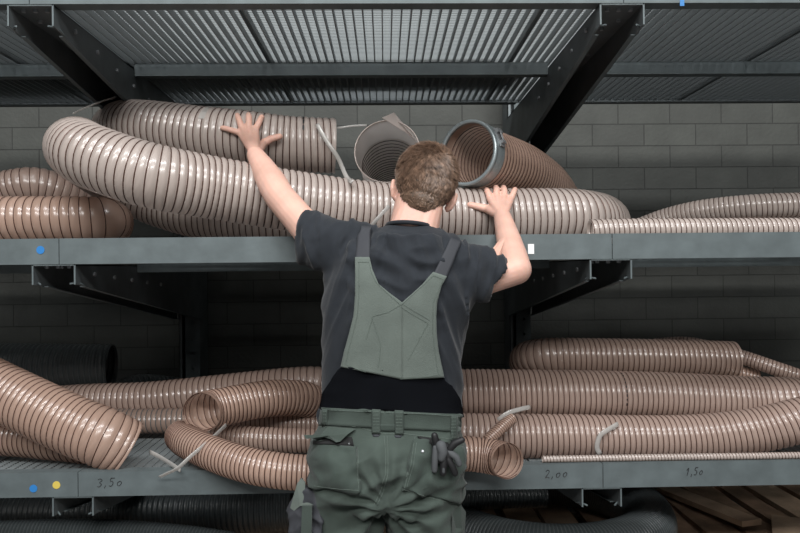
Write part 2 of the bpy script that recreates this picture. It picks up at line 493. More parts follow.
    # rear rail
    for k, (a, b) in enumerate(((-2.7, XC[0] - 0.068), (XC[0] + 0.068, XC[1] - 0.068), (XC[1] + 0.068, 3.1))):
        o = MB().box(a, b, yb - 0.04, yb + 0.003, gz0 - 0.008, gz0).build('rear_rail', M_GALV_D, origin=(a, yb, zb))
        tag(o, 'dull steel rear rail of the %s shelf, %s' % (lv, ('left of the left arm', 'between the two arms', 'right of the right arm')[k]), 'shelf rail', 'rear rails under the gratings')

# stickers and handwriting on the rails
def rail_pt(px, py, li, off=0.0012):
    yf = LV[li][1] - off
    return P(px, py, yf)
def disc(px, py, li, r, m, label, square=False):
    c = rail_pt(px, py, li, 0.0004); mb = MB()
    if square: mb.box(c.x - r * 0.8, c.x + r * 0.8, c.y - 0.001, c.y, c.z - r * 1.3, c.z + r * 1.3)
    else: mb.tube([(c.x, c.y - 0.001, c.z), (c.x, c.y, c.z)], r, 20)
    o = mb.build('round_sticker' if not square else 'paper_label', m, RAIL[(li, 0 if c.x < XC[0] else 1)])
    tag(o, label)
disc(40.5, 250, 1, 0.0125, M_BLUE, 'blue round sticker on the middle shelf rail at the far left')
disc(33.5, 488.5, 2, 0.0125, M_BLUE, 'blue round sticker on the lower shelf rail')
disc(56.5, 485, 2, 0.0125, M_YELLOW, 'yellow round sticker on the lower shelf rail')
disc(531, 249, 1, 0.012, M_WHITE, 'small white paper label on the middle shelf rail by the right elbow', True)
disc(682, 2.5, 0, 0.008, M_BLUE, 'small blue mark on the top shelf rail', True)

GLY = {'3': [[(0, .9), (.3, 1), (.55, .8), (.25, .55), (.55, .3), (.25, 0), (0, .1)]],
       ',': [[(.1, .12), (.0, -.2)]],
       '5': [[(.55, 1), (.15, .95), (.1, .6), (.4, .6), (.5, .3), (.3, 0), (0, .08)], [(.1, 1), (.65, 1)]],
       '0': [[(.3, 1), (.05, .7), (.1, .15), (.35, 0), (.55, .4), (.5, .85), (.3, 1)]],
       '2': [[(0, .8), (.25, 1), (.5, .8), (.3, .4), (0, 0), (.3, .1), (.65, 0)]],
       '1': [[(0, .65), (.35, 1), (.2, 0)]]}
def handwrite(txt, px, py, w, h, label):
    mb = MB(); a = rail_pt(px, py, 2, 0.0008); sc_ = LV[2][1] / FPX
    x = 0.0; adv = w / len(txt) * sc_ * 1.15
    for ch in txt:
        for st in GLY[ch]:
            g = 0.55 if (ch == '0') else 1.0
            pts = [(a.x + x + p[0] * adv * 1.0 + p[1] * 0.004, a.y, a.z + p[1] * h * g * sc_ + x * 0.05) for p in st]
            mb.tube(spline(pts, 0.003)[0], 0.0011, 5)
        x += adv * (0.55 if ch == ',' else 1.0)
    o = mb.build('handwritten_size', M_INK, RAIL[(2, 2 if a.x > XC[1] else 1)]); tag(o, label)
handwrite('3,50', 97, 487, 26, 8, 'handwritten 3,50 in black marker on the lower rail at the left')
handwrite('2,00', 545, 478, 24, 8, 'handwritten 2,00 in black marker on the lower rail right of the man')
handwrite('1,50', 686, 475.5, 18, 7.5, 'handwritten 1,50 in black marker on the lower rail at the right')

# ------------------------------------------------------------------ hoses
H1 = 'fat pale ribbed hose with a left bend, lying along the front of the middle shelf'
A = hose('spiral_hose', H1, 'hose',
     [(305, 223, 2.74), (260, 220, 2.74), (200, 212, 2.77), (150, 197, 2.79), (110, 175, 2.73), (84, 156, 2.52), (77, 148, 2.38), (93, 157, 2.265), (150, 175.5, 2.24), (220, 189, 2.33), (300, 202, 2.40),
      (380, 212, 2.46), (470, 217, 2.50), (560, 217, 2.53), (592, 219.5, 2.60), (603, 223, 2.72), (600, 226, 2.82)], 0.105, 0.0232, M_FILM_PALE, M_WIRE, bulge=0.06, wire=0.0022)
ring_marks(A, H1, 1.13, 0.9, 2.6, M_INK, seed=3)
H2 = 'pale ribbed hose with cut end, under the left hand'
B_ = hose('spiral_hose', H2, 'hose',
     [(335, 146, 2.62), (290, 144, 2.60), (250, 139, 2.585), (200, 134, 2.60), (150, 128, 2.66), (125, 127, 2.76), (118, 134, 2.95), (140, 150, 3.15)], 0.103, 0.0245, M_FILM_PALE, M_WIRE, bulge=0.06, wire=0.0022)
ring_marks(B_, H2, 0.115, -1.2, 1.4, M_INK, seed=5)
ring_marks(B_, H2, 0.46, -1.2, 1.0, M_STRAP, 'adhesive_label', width=0.022, dashes=1)
hose('spiral_hose', 'copper tinted hose lying on the middle shelf at the far left edge', 'hose',
     [(-80, 221, 2.50), (0, 220, 2.50), (60, 219.5, 2.51), (100, 220, 2.55), (109, 222, 2.62), (110, 224, 2.67)], 0.084, 0.0275, M_FILM_COPPER, M_WIRE)
hose('spiral_hose', 'rose hose arching behind the copper tinted one, middle shelf far left', 'hose',
     [(-80, 203, 2.84), (0, 190, 2.86), (38, 186, 2.88), (75, 200, 2.97), (92, 218, 3.12), (100, 232, 3.25)], 0.075, 0.024, M_FILM_ROSE, M_WIRE)
def band(s0, s1, rad, th=0.003, hose_l=None, cut=None):
    C_, AA, BB, s_, r_ = HOSES[hose_l]; j0 = int(np.searchsorted(s_, s0)); j1 = max(j0 + 2, int(np.searchsorted(s_, s1)))
    js = [j0, (j0 + j1) // 2, j1]
    mb = MB(); n = 48; v = []
    prof = [(js[0], rad + 0.003), (js[0], rad), (js[1], rad), (js[2], rad), (js[2], rad + th), (js[1], rad + th + 0.001), (js[0], rad + th)]
    for k in range(n):
        t = 2 * PI * k / n
        for j, rr in prof[1:]:
            v.append(Vector(C_[j]) + (Vector(AA[j]) * math.cos(t) + Vector(BB[j]) * math.sin(t)) * rr)
    q = 6
    f = [(k * q + i, k * q + (i + 1) % q, ((k + 1) % n) * q + (i + 1) % q, ((k + 1) % n) * q + i) for k in range(n) for i in range(q)]
    return mb.add(v, f)
H3 = 'open pale hose with smooth cuff pointing at the viewer above the hair'
D = hose('spiral_hose', H3, 'hose',
     [(387, 151, 2.56), (391, 166, 2.72), (395, 196, 2.95), (399, 220, 3.25)], 0.118, 0.021, M_CUFF, M_WIRE_DARK, cuff=0.15)
# loose flap of film at the mouth
p0, p1, p2, p3 = P(382, 117.5, 2.557), P(394, 112.5, 2.56), P(421, 144, 2.66), P(407, 133, 2.60)
mb = MB(); mb.prism([p0, p1, p2, p3], [p + Vector((0, 0.003, -0.002)) for p in (p0, p1, p2, p3)]); mb.build('film_flap', M_CUFF, D)
band(0.0, 0.006, 0.1175, 0.0035, H3).build('mouth_rim', M_FILM_PALE, D, smooth=True)
H4 = 'open copper hose with a steel clamp round its mouth, right of the head'
E = hose('spiral_hose', H4, 'hose',
     [(467, 152.5, 2.45), (490, 161, 2.57), (520, 172, 2.74), (543, 187, 2.95), (556, 202, 3.2)], 0.113, 0.022, M_FILM_COPPER, M_WIRE, bulge=0.04, cuff=0.05)
C_, AA, BB, s_, r_ = HOSES[H4]
cl = band(0.012, 0.062, 0.1135, 0.003, H4).build('hose_clamp', M_CLAMP, E, smooth=False)
band(0.0, 0.014, 0.106, 0.011, H4).build('mouth_ring', M_CLAMP, E, smooth=True)
j = int(np.searchsorted(s_, 0.036)); cc = Vector(C_[j]); aa = Vector(AA[j]); bb = Vector(BB[j]); tt = aa.cross(bb)
# latch on the side that faces the viewer at upper right
best = max(range(60), key=lambda k: (aa * math.cos(k * PI / 30) + bb * math.sin(k * PI / 30)).dot(Vector((0.62, -0.62, 0.45))))
g = best * PI / 30; rad = aa * math.cos(g) + bb * math.sin(g); tg = rad.cross(tt)
lm = MB(); base = cc + rad * 0.118
def obox(mb, c, ex, ey, ez):
    v = [c + ex * a + ey * b + ez * d for d in (-1, 1) for b in (-1, 1) for a in (-1, 1)]
    mb.add(v, [(0, 2, 3, 1), (4, 5, 7, 6), (0, 1, 5, 4), (2, 6, 7, 3), (0, 4, 6, 2), (1, 3, 7, 5)])
obox(lm, base, tg * 0.036, tt * 0.014, rad * 0.003)
obox(lm, base + tg * 0.022 + rad * 0.006, tg * 0.008, tt * 0.016, rad * 0.006)
obox(lm, base - tg * 0.022 + rad * 0.006, tg * 0.006, tt * 0.012, rad * 0.006)
lm.tube([base + tg * 0.022 + rad * 0.01, base - tg * 0.022 + rad * 0.01], 0.0035, 8)
lm.build('latch', M_BOLT, cl)
hose('spiral_hose', 'slim pale hose rising to the right edge on the middle shelf', 'hose',
     [(640, 229, 2.92), (668, 219, 2.86), (705, 211, 2.76), (760, 206, 2.66), (830, 204.5, 2.62), (950, 205, 2.62)], 0.047, 0.017, M_FILM_PALE, M_WIRE, wire=0.0014, seg=22)
hose('spiral_hose', 'slim pale hose lying straight behind the middle rail at the right', 'hose',
     [(590, 230.5, 2.34), (620, 229.5, 2.34), (700, 229, 2.33), (800, 228.5, 2.33), (950, 228, 2.33)], 0.037, 0.017, M_FILM_PALE, M_WIRE, wire=0.0014, seg=22)
hose('spiral_hose', 'brown hose beneath the slim rising one, mostly hidden by the middle rail', 'hose',
     [(668, 238, 2.90), (710, 233, 2.80), (760, 231.5, 2.70), (830, 231, 2.66), (950, 231, 2.66)], 0.040, 0.017, M_FILM_BROWN, M_WIRE, wire=0.0014, seg=22)

# added on the top shelf to darken what shows through the grating
for (yy, zz, lb, a, b) in ((2.80, 2.263 + 0.094, 'front one of the two dark hoses added on the top shelf to darken the view through the grating', -1.75, 0.45),
                     (3.00, 2.263 + 0.094, 'rear one of the two dark hoses added on the top shelf to darken the view through the grating', -1.9, 0.60)):
    hose('black_hose', lb, 'hose', [(a, yy, zz), (-0.6, yy + 0.01, zz), (b, yy, zz)], 0.093, 0.024, M_GREY_HOSE, M_BLACK_WIRE, world=True, seg=24)

# lower shelf, left
hose('spiral_hose', 'big copper hose slanting down from the left edge to the lower rail', 'hose',
     [(127, 449, 2.42), (104, 437.5, 2.395), (75, 426, 2.405), (42, 411, 2.43), (0, 391, 2.47), (-40, 372, 2.5), (-110, 345, 2.55)], 0.099, 0.0215, M_FILM_COPPER, M_WIRE, bulge=0.05)
hose('spiral_hose', 'brown copper hose lying under the big slanting hose at the lower left', 'hose',
     [(-110, 434, 2.57), (0, 436, 2.57), (50, 440, 2.54), (88, 444, 2.53)], 0.070, 0.021, M_FILM_COPPER, M_WIRE)
hose('spiral_hose', 'long rose hose behind, rising left to right across the lower shelf', 'hose',
     [(36, 404, 3.05), (90, 401, 2.99), (150, 399, 2.95), (230, 391, 2.92), (290, 385, 2.9), (322, 385, 2.9), (338, 396, 2.91), (343, 410, 2.95)], 0.073, 0.0245, M_FILM_ROSE, M_WIRE)
hose('spiral_hose', 'short copper hose, open left end, on top of the pile left of the hip', 'hose',
     [(201, 412.5, 2.43), (209, 409.5, 2.49), (235, 404, 2.55), (268, 398.5, 2.61), (298, 398, 2.68), (312, 402, 2.73)], 0.068, 0.0165, M_FILM_COPPER, M_WIRE, bulge=0.05, cuff=0.012)
hose('spiral_hose', 'copper hose crossing the lower rail behind the man, open end right of him', 'hose',
     [(508, 461, 2.17), (500, 458.5, 2.215), (484, 455.5, 2.245), (460, 454, 2.245), (420, 462, 2.22), (370, 472, 2.21), (310, 473, 2.20), (262, 468, 2.21), (222, 457, 2.28), (190, 443, 2.40), (180, 436, 2.52)], 0.0555, 0.0150, M_FILM_COPPER, M_WIRE, bulge=0.05, cuff=0.006)
hose('spiral_hose', 'brown hose just under the short open hose left of the hip', 'hose',
     [(214, 429, 2.75), (245, 424, 2.73), (332, 425, 2.72)], 0.050, 0.0175, M_FILM_BROWN, M_WIRE, seg=26)
hose('spiral_hose', 'thin brown hose lowest in the pile left of the hip', 'hose',
     [(212, 436, 2.63), (240, 438, 2.59), (280, 440, 2.57), (345, 441, 2.58)], 0.045, 0.0165, M_FILM_BROWN, M_WIRE, seg=26)
hose('black_hose', 'fat black ribbed hose with a cut end on the lower shelf at the left', 'hose',
     [(-110, 366, 3.15), (0, 366, 3.15), (88, 367, 3.15), (112, 367, 3.16)], 0.102, 0.022, M_BLACK_HOSE, M_BLACK_WIRE, bulge=0.07)
hose('black_hose', 'black hose under the fat black hose on the lower shelf', 'hose',
     [(-110, 406, 3.16), (0, 405, 3.16), (60, 405, 3.16), (84, 406, 3.16)], 0.075, 0.02, M_BLACK_HOSE, M_BLACK_WIRE)
hose('black_hose', 'black hose curving away behind the long rose hose', 'hose',
     [(116, 399, 3.26), (135, 391, 3.30), (160, 391, 3.36), (200, 397, 3.44)], 0.075, 0.02, M_BLACK_HOSE, M_BLACK_WIRE)
hose('black_hose', 'dark ribbed hose lying right under the long rose hose', 'hose',
     [(100, 421, 2.87), (150, 421, 2.86), (200, 420, 2.86), (290, 418, 2.88)], 0.05, 0.02, M_FILM_BROWN, M_BLACK_WIRE)

# lower shelf, right
hose('spiral_hose', 'top hose of the stack right of the man, cut end near the thin hose', 'hose',
     [(600, 400, 3.25), (545, 375, 3.15), (527, 362, 2.98), (545, 357, 2.86), (600, 357, 2.83), (680, 358.5, 2.83), (733, 360, 2.84)], 0.077, 0.0205, M_FILM_BROWN, M_WIRE)
H5 = 'fattest rose hose, middle of the stack right of the man'
O_ = hose('spiral_hose', H5, 'hose',
     [(425, 395, 2.70), (460, 393, 2.68), (560, 394, 2.66), (660, 396, 2.66), (740, 400, 2.64), (800, 402, 2.62), (900, 408, 2.7)], 0.092, 0.0195, M_FILM_ROSE, M_WIRE)
ring_marks(O_, H5, 0.74, 0.3, 1.9, M_INK, seed=8, width=0.004)
hose('spiral_hose', 'lowest rose hose right of the man, bending up at the right edge', 'hose',
     [(520, 408, 3.0), (430, 410, 2.98), (382, 421, 2.85), (390, 431, 2.63), (460, 435, 2.53), (560, 436, 2.52), (680, 437, 2.51), (750, 431, 2.48), (800, 420, 2.45), (880, 398, 2.42)], 0.079, 0.0195, M_FILM_ROSE, M_WIRE)
hose('spiral_hose', 'brown hose hidden at the back of the stack, lower shelf right', 'hose',
     [(575, 407, 3.04), (700, 405, 3.02), (800, 404, 3.02), (900, 403, 3.02)], 0.085, 0.024, M_FILM_BROWN, M_WIRE)
hose('spiral_hose', 'thin hose slanting down to the right edge, on the back of the stack', 'hose',
     [(655, 345, 3.15), (690, 344, 3.05), (735, 355, 2.96), (780, 370, 2.86), (850, 394, 2.8)], 0.031, 0.0145, M_FILM_ROSE, M_WIRE, wire=0.0014, seg=20)
hose('spiral_hose', 'small copper stub peeking out past the cut end on top of the stack', 'hose',
     [(700, 370, 3.0), (735, 373, 2.97), (758, 378, 2.95)], 0.034, 0.0145, M_FILM_COPPER, M_WIRE, wire=0.0012, seg=20)
hose('spiral_hose', 'pencil thin hose lying along the top of the lower rail', 'hose',
     [(0.52, 2.335, 0.789), (0.9, 2.335, 0.789), (1.3, 2.332, 0.789), (1.9, 2.335, 0.789)], 0.011, 0.011, M_FILM_PALE, M_WIRE, wire=0.0009, seg=12, world=True)
hose('spiral_hose', 'thin stub leaning on the stack just above the open end right of the man', 'hose',
     [(487, 441, 2.36), (500, 429, 2.38), (512, 418, 2.41)], 0.021, 0.008, M_FILM_COPPER, M_WIRE, wire=0.0008, seg=18)

# black hoses under the lower shelf
hose('black_hose', 'black ribbed hose running straight under the lower shelf at the left', 'hose',
     [(-120, 514, 2.9), (0, 514, 2.9), (120, 513, 2.88), (230, 511, 2.85), (292, 509, 2.85)], 0.092, 0.021, M_BLACK_HOSE, M_BLACK_WIRE, bulge=0.07)
hose('black_hose', 'black hose arching in front, bottom left corner of the picture', 'hose',
     [(-120, 552, 2.5), (-20, 546, 2.55), (90, 543, 2.6), (180, 549, 2.6), (230, 556, 2.6)], 0.085, 0.012, M_BLACK_HOSE, M_BLACK_WIRE)
hose('black_hose', 'black hose behind the straight one under the lower shelf', 'hose',
     [(-120, 480, 3.3), (0, 480, 3.3), (140, 482, 3.3), (290, 484, 3.28)], 0.09, 0.02, M_BLACK_HOSE, M_BLACK_WIRE)
def circ(cx, cy, cz, R, a0, a1, n=14, dz=0.0):
    return [(cx + R * math.cos(math.radians(a0 + (a1 - a0) * i / n)), cy + R * math.sin(math.radians(a0 + (a1 - a0) * i / n)), cz + dz * i / n) for i in range(n + 1)]
hose('black_hose', 'coil of black hose with a round right end on the pallets', 'hose',
     circ(0.66, 2.93, 0.402, 0.42, -200, 150), 0.10, 0.013, M_BLACK_HOSE, M_BLACK_WIRE, bulge=0.04, world=True)
hose('black_hose', 'short black ribbed hose right under the lower rail beside the man', 'hose',
     [(400, 496, 2.75), (460, 497, 2.75), (545, 496, 2.78)], 0.045, 0.015, M_BLACK_HOSE, M_BLACK_WIRE, bulge=0.07, seg=24)
mb = MB(); mb.tube(spline([P(294, 500, 2.35), P(283, 515, 2.33), P(274, 545, 2.33)], 0.02)[0], 0.02, 12)

# pallets below
def pallet(x0, y0, z0, label, k):
    e = empty('wooden_pallet', (x0, y0, z0)); tag(e, label, 'pallet', 'wooden pallets')
    rnd = random.Random(k)
    w = 0.8; l = 1.2
    ws = [0.145, 0.1, 0.145, 0.1, 0.145]
    xs = 0.0; gap = (w - sum(ws)) / 4
    for i, ww in enumerate(ws):
        j = rnd.uniform(-0.004, 0.004)
        MB().box(x0 + xs + j, x0 + xs + ww + j, y0, y0 + l, z0 + 0.122, z0 + 0.144).build('deck_board', M_WOOD if rnd.random() < 0.75 else M_WOOD_L, e)
        xs += ww + gap
    for yy in (0.0, 0.5275, 1.055):
        MB().box(x0, x0 + w, y0 + yy, y0 + yy + 0.145, z0 + 0.1, z0 + 0.122).build('stringer_board', M_WOOD, e)
        for xx in (0, 0.35, 0.7):
            MB().box(x0 + xx, x0 + xx + 0.1, y0 + yy, y0 + yy + 0.145, z0 + 0.022, z0 + 0.1).build('block', M_WOOD, e)
    for xx in (0, 0.35, 0.7):
        MB().box(x0 + xx, x0 + xx + 0.1, y0, y0 + l, z0, z0 + 0.022).build('bottom_board', M_WOOD, e)
k = 0
for i, x0 in enumerate((-1.75, -0.93, -0.11, 0.71, 1.53)):
    for lay in range(2):
        k += 1
        nm = ('leftmost', 'second from left', 'middle', 'second from right', 'rightmost')[i]
        pallet(x0, 2.46, lay * 0.1445, 'brown wooden pallet under the lower shelf, %s stack, %s one' % (nm, ('bottom', 'top')[lay]), k)
def plank(p0, p1, w, t, m, label):
    p0, p1 = Vector(p0), Vector(p1); d = (p1 - p0).normalized(); sd = d.cross(Vector((0, 0, 1))).normalized(); up = sd.cross(d)
    mb = MB(); mb.prism([p0 - sd * w / 2, p0 + sd * w / 2, p0 + sd * w / 2 + up * t, p0 - sd * w / 2 + up * t],
                        [p1 - sd * w / 2, p1 + sd * w / 2, p1 + sd * w / 2 + up * t, p1 - sd * w / 2 + up * t])
    o = mb.build('loose_plank', m, origin=p0); tag(o, label, 'plank', 'loose planks')
plank((1.62, 2.75, 0.290), (1.78, 3.05, 0.290), 0.16, 0.03, M_WOOD_L, 'short pale plank lying in the bottom right corner')
plank((1.25, 2.9, 0.290), (1.30, 3.6, 0.290), 0.09, 0.024, M_WOOD, 'dark narrow plank lying on the pallets near the black coil')
plank((1.55, 2.95, 0.322), (1.38, 3.6, 0.290), 0.10, 0.024, M_WOOD_L, 'long plank lying askew across the pallets at the right')

# plastic straps
def strap(pts, w, label, name='plastic_strap', m=None, thick=0.18):
    mb = MB(); mb.tube(spline([P(*p) for p in pts], 0.01)[0], w * 1.35, 8, squash=thick * 2)
    o = mb.build(name, m or M_STRAP, origin=P(*pts[0]), smooth=True); tag(o, label, 'strap', 'plastic straps')
strap([(317, 124, 2.50), (326, 140, 2.49), (338, 158, 2.47), (346, 176, 2.42), (352, 182, 2.33)], 0.006, 'clear plastic strap slanting down over the cut end of the upper left hose')
strap([(337, 128, 2.60), (352, 126, 2.60), (367, 125, 2.60)], 0.003, 'thin white strap between the cut end and the open cuffed hose')
strap([(73, 113.5, 2.33), (86, 107.5, 2.41), (100, 102, 2.52), (116, 97, 2.66)], 0.002, 'thin clear strap stretched over the big bend at upper left')
strap([(389, 206, 2.31), (380, 216, 2.29), (372, 226, 2.30), (371, 236, 2.35)], 0.005, 'clear strap on the front hose beside the neck')
strap([(226, 425, 2.44), (210, 440, 2.30), (190, 457, 2.24), (178, 468, 2.23), (166, 474, 2.26), (160, 477, 2.28)], 0.0055, 'crinkled clear strap over the hose on the lower rail')
strap([(150, 452, 2.45), (158, 456, 2.42), (168, 462, 2.36), (180, 470, 2.28)], 0.006, 'short clear strap end lying on the grating by the lower rail')
strap([(618, 424, 2.445), (606, 431, 2.42), (600, 436, 2.42), (597, 447, 2.425), (600, 454, 2.43)], 0.007, 'shiny clear strap round the lowest rose hose right of the man')
strap([(498, 420, 2.40), (508, 413, 2.40), (521, 409, 2.42), (530, 407, 2.45)], 0.006, 'clear strap at the tip of the thin stub')

# ------------------------------------------------------------------ the man
def remesh(mb, name, voxel, smooth_it=6, fac=0.5):
    me = bpy.data.meshes.new('tmp'); me.from_pydata([tuple(v) for v in mb.v], [], mb.f); me.update()
    bm = bmesh.new(); bm.from_mesh(me); bmesh.ops.recalc_face_normals(bm, faces=bm.faces); bm.to_mesh(me); bm.free()
    o = bpy.data.objects.new('tmp', me); COL.objects.link(o)
    m1 = o.modifiers.new('r', 'REMESH'); m1.mode = 'VOXEL'; m1.voxel_size = voxel
    if smooth_it:
        m2 = o.modifiers.new('s', 'SMOOTH'); m2.iterations = smooth_it; m2.factor = fac
    dg = bpy.context.evaluated_depsgraph_get(); dg.update()
    res = bpy.data.meshes.new_from_object(o.evaluated_get(dg))
    bpy.data.objects.remove(o)
    n = len(res.vertices); V = np.empty(n * 3); res.vertices.foreach_get('co', V); V = V.reshape(-1, 3)
    N = np.empty(n * 3); res.vertices.foreach_get('normal', N); N = N.reshape(-1, 3)
    F = [tuple(p.vertices) for p in res.polygons]
    print("remesh", name, len(V))
    return V, N, F

YM = 2.0
man = empty('person', (P(388, 408, YM).x, YM, 0))
tag(man, 'man seen from behind in dark T-shirt and green bib trousers, hands on the hoses', 'person')

def hx(px, py, Y): return P(px, py, Y)
def ellrow(py, xl, xr, Yc, depth, ptilt=0.0):
    a, b = P(xl, py, Yc), P(xr, py, Yc); c = (a + b) / 2
    return (c, (b - a) / 2, Vector((0, depth, ptilt)))

# --- head geometry (tilted a little to the right)
HC = P(426, 182, 2.035)
tilt = Matrix.Rotation(math.radians(13), 3, 'Y') @ Matrix.Rotation(math.radians(-10), 3, 'X')
def hl(x, y, z): return HC + tilt @ Vector((x, y, z))
body = MB()
body.ellipsoid(hl(0, 0.0, 0.012), 0.081, 0.098, 0.092, tilt)
body.ellipsoid(hl(0, -0.022, -0.01), 0.078, 0.072, 0.085, tilt)
body.ellipsoid(hl(0, 0.045, -0.065), 0.060, 0.066, 0.062, tilt)     # jaw
body.ellipsoid(hl(0, 0.088, -0.103), 0.026, 0.020, 0.018, tilt)     # chin
body.capsule([hl(0, 0.094, -0.005), hl(0, 0.112, -0.035)], [0.009, 0.014])  # nose
body.ellipsoid(hl(0, 0.098, -0.066), 0.024, 0.014, 0.010, tilt)     # lips
body.capsule([hl(-0.045, 0.082, 0.015), hl(0, 0.094, 0.018), hl(0.045, 0.082, 0.015)], 0.009)  # brow
for s in (-1, 1):  # ears
    ez = -0.036
    pts = [hl(s * 0.078, 0.012, 0.006 + ez), hl(s * 0.087, 0.004, 0.020 + ez), hl(s * 0.093, -0.004, 0.018 + ez), hl(s * 0.092, -0.005, -0.006 + ez), hl(s * 0.086, 0.002, -0.026 + ez), hl(s * 0.078, 0.008, -0.032 + ez)]
    body.capsule(pts, [0.006, 0.0065, 0.007, 0.007, 0.0065, 0.006], 10)
    body.capsule([hl(s * 0.074, 0.008, 0.010 + ez), hl(s * 0.084, 0.002, -0.002 + ez), hl(s * 0.076, 0.008, -0.024 + ez)], [0.010, 0.010, 0.008], 10)
# neck
body.loft([(P(412, 246, 2.0), (0.075, 0, 0), (0, 0.07, 0)), (P(412, 232, 2.005), (0.068, 0, 0), (0, 0.066, 0)), (P(413, 218, 2.012), (0.063, 0, -0.004), (0, 0.064, 0)),
           (P(416, 204, 2.022), (0.060, 0, -0.008), (0, 0.064, 0)), (P(419, 190, 2.03), (0.056, 0, -0.01), (0, 0.06, 0))])
for s in (-1, 1):
    body.capsule([hl(s * 0.028, -0.030, -0.075), P(411.5 + s * 10, 236, 1.985)], [0.034, 0.045])
# torso and legs, a little inside the clothes
tor = [(236, 350, 462, 2.0, 0.06), (250, 330, 478, 2.0, 0.085), (275, 332, 472, 2.0, 0.10), (300, 334, 464, 2.0, 0.105), (335, 333, 458, 2.0, 0.10), (370, 331, 454, 2.0, 0.095),
       (410, 329, 454, 2.0, 0.095), (450, 320, 455, 1.995, 0.11), (485, 320, 455, 1.995, 0.105)]
body.loft([ellrow(*t) for t in tor])
def limb(pts, n=24):
    body.loft([(Vector(c), (rx, 0, 0), (0, ry, 0)) for c, rx, ry in pts], n)
LL = [((-0.115, 1.995, 0.88), 0.085, 0.095), ((-0.125, 1.99, 0.70), 0.075, 0.085), ((-0.135, 1.99, 0.50), 0.058, 0.062), ((-0.14, 1.97, 0.36), 0.054, 0.06), ((-0.145, 1.96, 0.10), 0.038, 0.042)]
LR = [((0.105, 1.995, 0.88), 0.085, 0.095), ((0.115, 2.02, 0.70), 0.078, 0.088), ((0.125, 2.02, 0.50), 0.060, 0.063), ((0.13, 2.01, 0.36), 0.055, 0.062), ((0.135, 1.99, 0.10), 0.038, 0.042)]
limb(LL); limb(LR)
for x, y in ((-0.145, 1.96), (0.135, 1.99)):
    body.capsule([(x, y, 0.09), (x, y + 0.05, 0.06), (x * 1.05, y + 0.18, 0.045)], [0.04, 0.042, 0.032])

# --- arms
sL, eL, wL = P(324, 248, 2.005), P(280, 197, 2.175), P(255.5, 155, 2.375)
body.capsule([sL, sL.lerp(eL, 0.5), eL, eL.lerp(wL, 0.3), eL.lerp(wL, 0.7), wL], [0.052, 0.048, 0.0475, 0.048, 0.039, 0.0295], 20)
sR, eR, wR = P(468, 274, 2.0), P(516.5, 269.5, 1.985), P(502.5, 217, 2.275)
body.capsule([sR, P(486, 281, 1.99), eR], [0.044, 0.040, 0.043], 20)
body.capsule([eR, eR.lerp(wR, 0.25), eR.lerp(wR, 0.5), eR.lerp(wR, 0.75), wR], [0.043, 0.042, 0.0385, 0.034, 0.0285], 20)

def on_hose(yc, Yc, R, px, py, lift):
    ppm = FPX / Yc
    q = max(-0.97, min(0.97, (yc - py) / (ppm * (R + lift))))
    Y = Yc - (R + lift) * math.cos(math.asin(q))
    return P(px, py, Y)
def hand(w, L, palm, thumb, fingers, palm_r=0.0125):
    """fingers: list of (base, mid, tip) pixels + radius"""
    for (b, m_, t, r) in fingers:
        B0 = on_hose(*L, *b, 0.013); M0 = on_hose(*L, *m_, 0.017); T0 = on_hose(*L, *t, 0.008)
        body.capsule([w, w.lerp(B0, 0.5), B0], [0.017, 0.0145, palm_r - 0.001], 12)
        body.capsule([B0, B0.lerp(M0, 0.9), M0.lerp(T0, 0.3), T0], [r + 0.001, r, r, r - 0.001], 12)
    b, m_, t, r = thumb
    B0 = on_hose(*L, *b, 0.014); M0 = on_hose(*L, *m_, 0.014); T0 = on_hose(*L, *t, 0.011)
    body.capsule([w, w.lerp(B0, 0.6), B0], [0.016, 0.016, 0.014], 12)
    body.capsule([B0, M0, T0], [0.0155, 0.0135, 0.0115], 12)
hoseB = (139.5, 2.585, 0.103)
hand(wL, hoseB, None, ((264, 143), (271, 139), (279.5, 136.5), 0.009),
     [((240, 133), (231, 130), (222.5, 128), 0.0108), ((242, 128), (239, 120), (237.3, 115.5), 0.0112), ((249, 127), (249, 119), (248.8, 115), 0.0116), ((256, 129), (259.5, 121.5), (261.8, 117), 0.0112)])
hoseA = (217, 2.51, 0.105)
hand(wR, hoseA, None, ((487, 209), (479, 207), (470, 205), 0.009),
     [((511, 199), (513.5, 193), (515, 189.5), 0.0108), ((504, 197), (504.5, 190.5), (503.5, 187.5), 0.0112), ((496.5, 197), (496.5, 190.5), (496, 187.5), 0.0116), ((490, 199), (488, 192.5), (486.5, 190), 0.0112)])
V, N, F = remesh(body, 'body', 0.0033, 3, 0.5)
mk('body', V, F, M_SKIN, man, smooth=True)
bodyV = V

# fingernails are turned away; eyes on the far side of the face
for s in (-1, 1):
    MB().ellipsoid(hl(s * 0.031, 0.083, 0.0), 0.012, 0.010, 0.010).build('eye', M_EYE, man, smooth=True)

# --- folds
def folds(V, N, fn):
    out = V.copy()
    for i in range(len(V)):
        out[i] = V[i] + N[i] * fn(V[i])
    return out
def ridge(x, y, z, seed):
    n = noise.noise(Vector((x, y, z + seed)))
    return 1 - abs(n) * 2.6
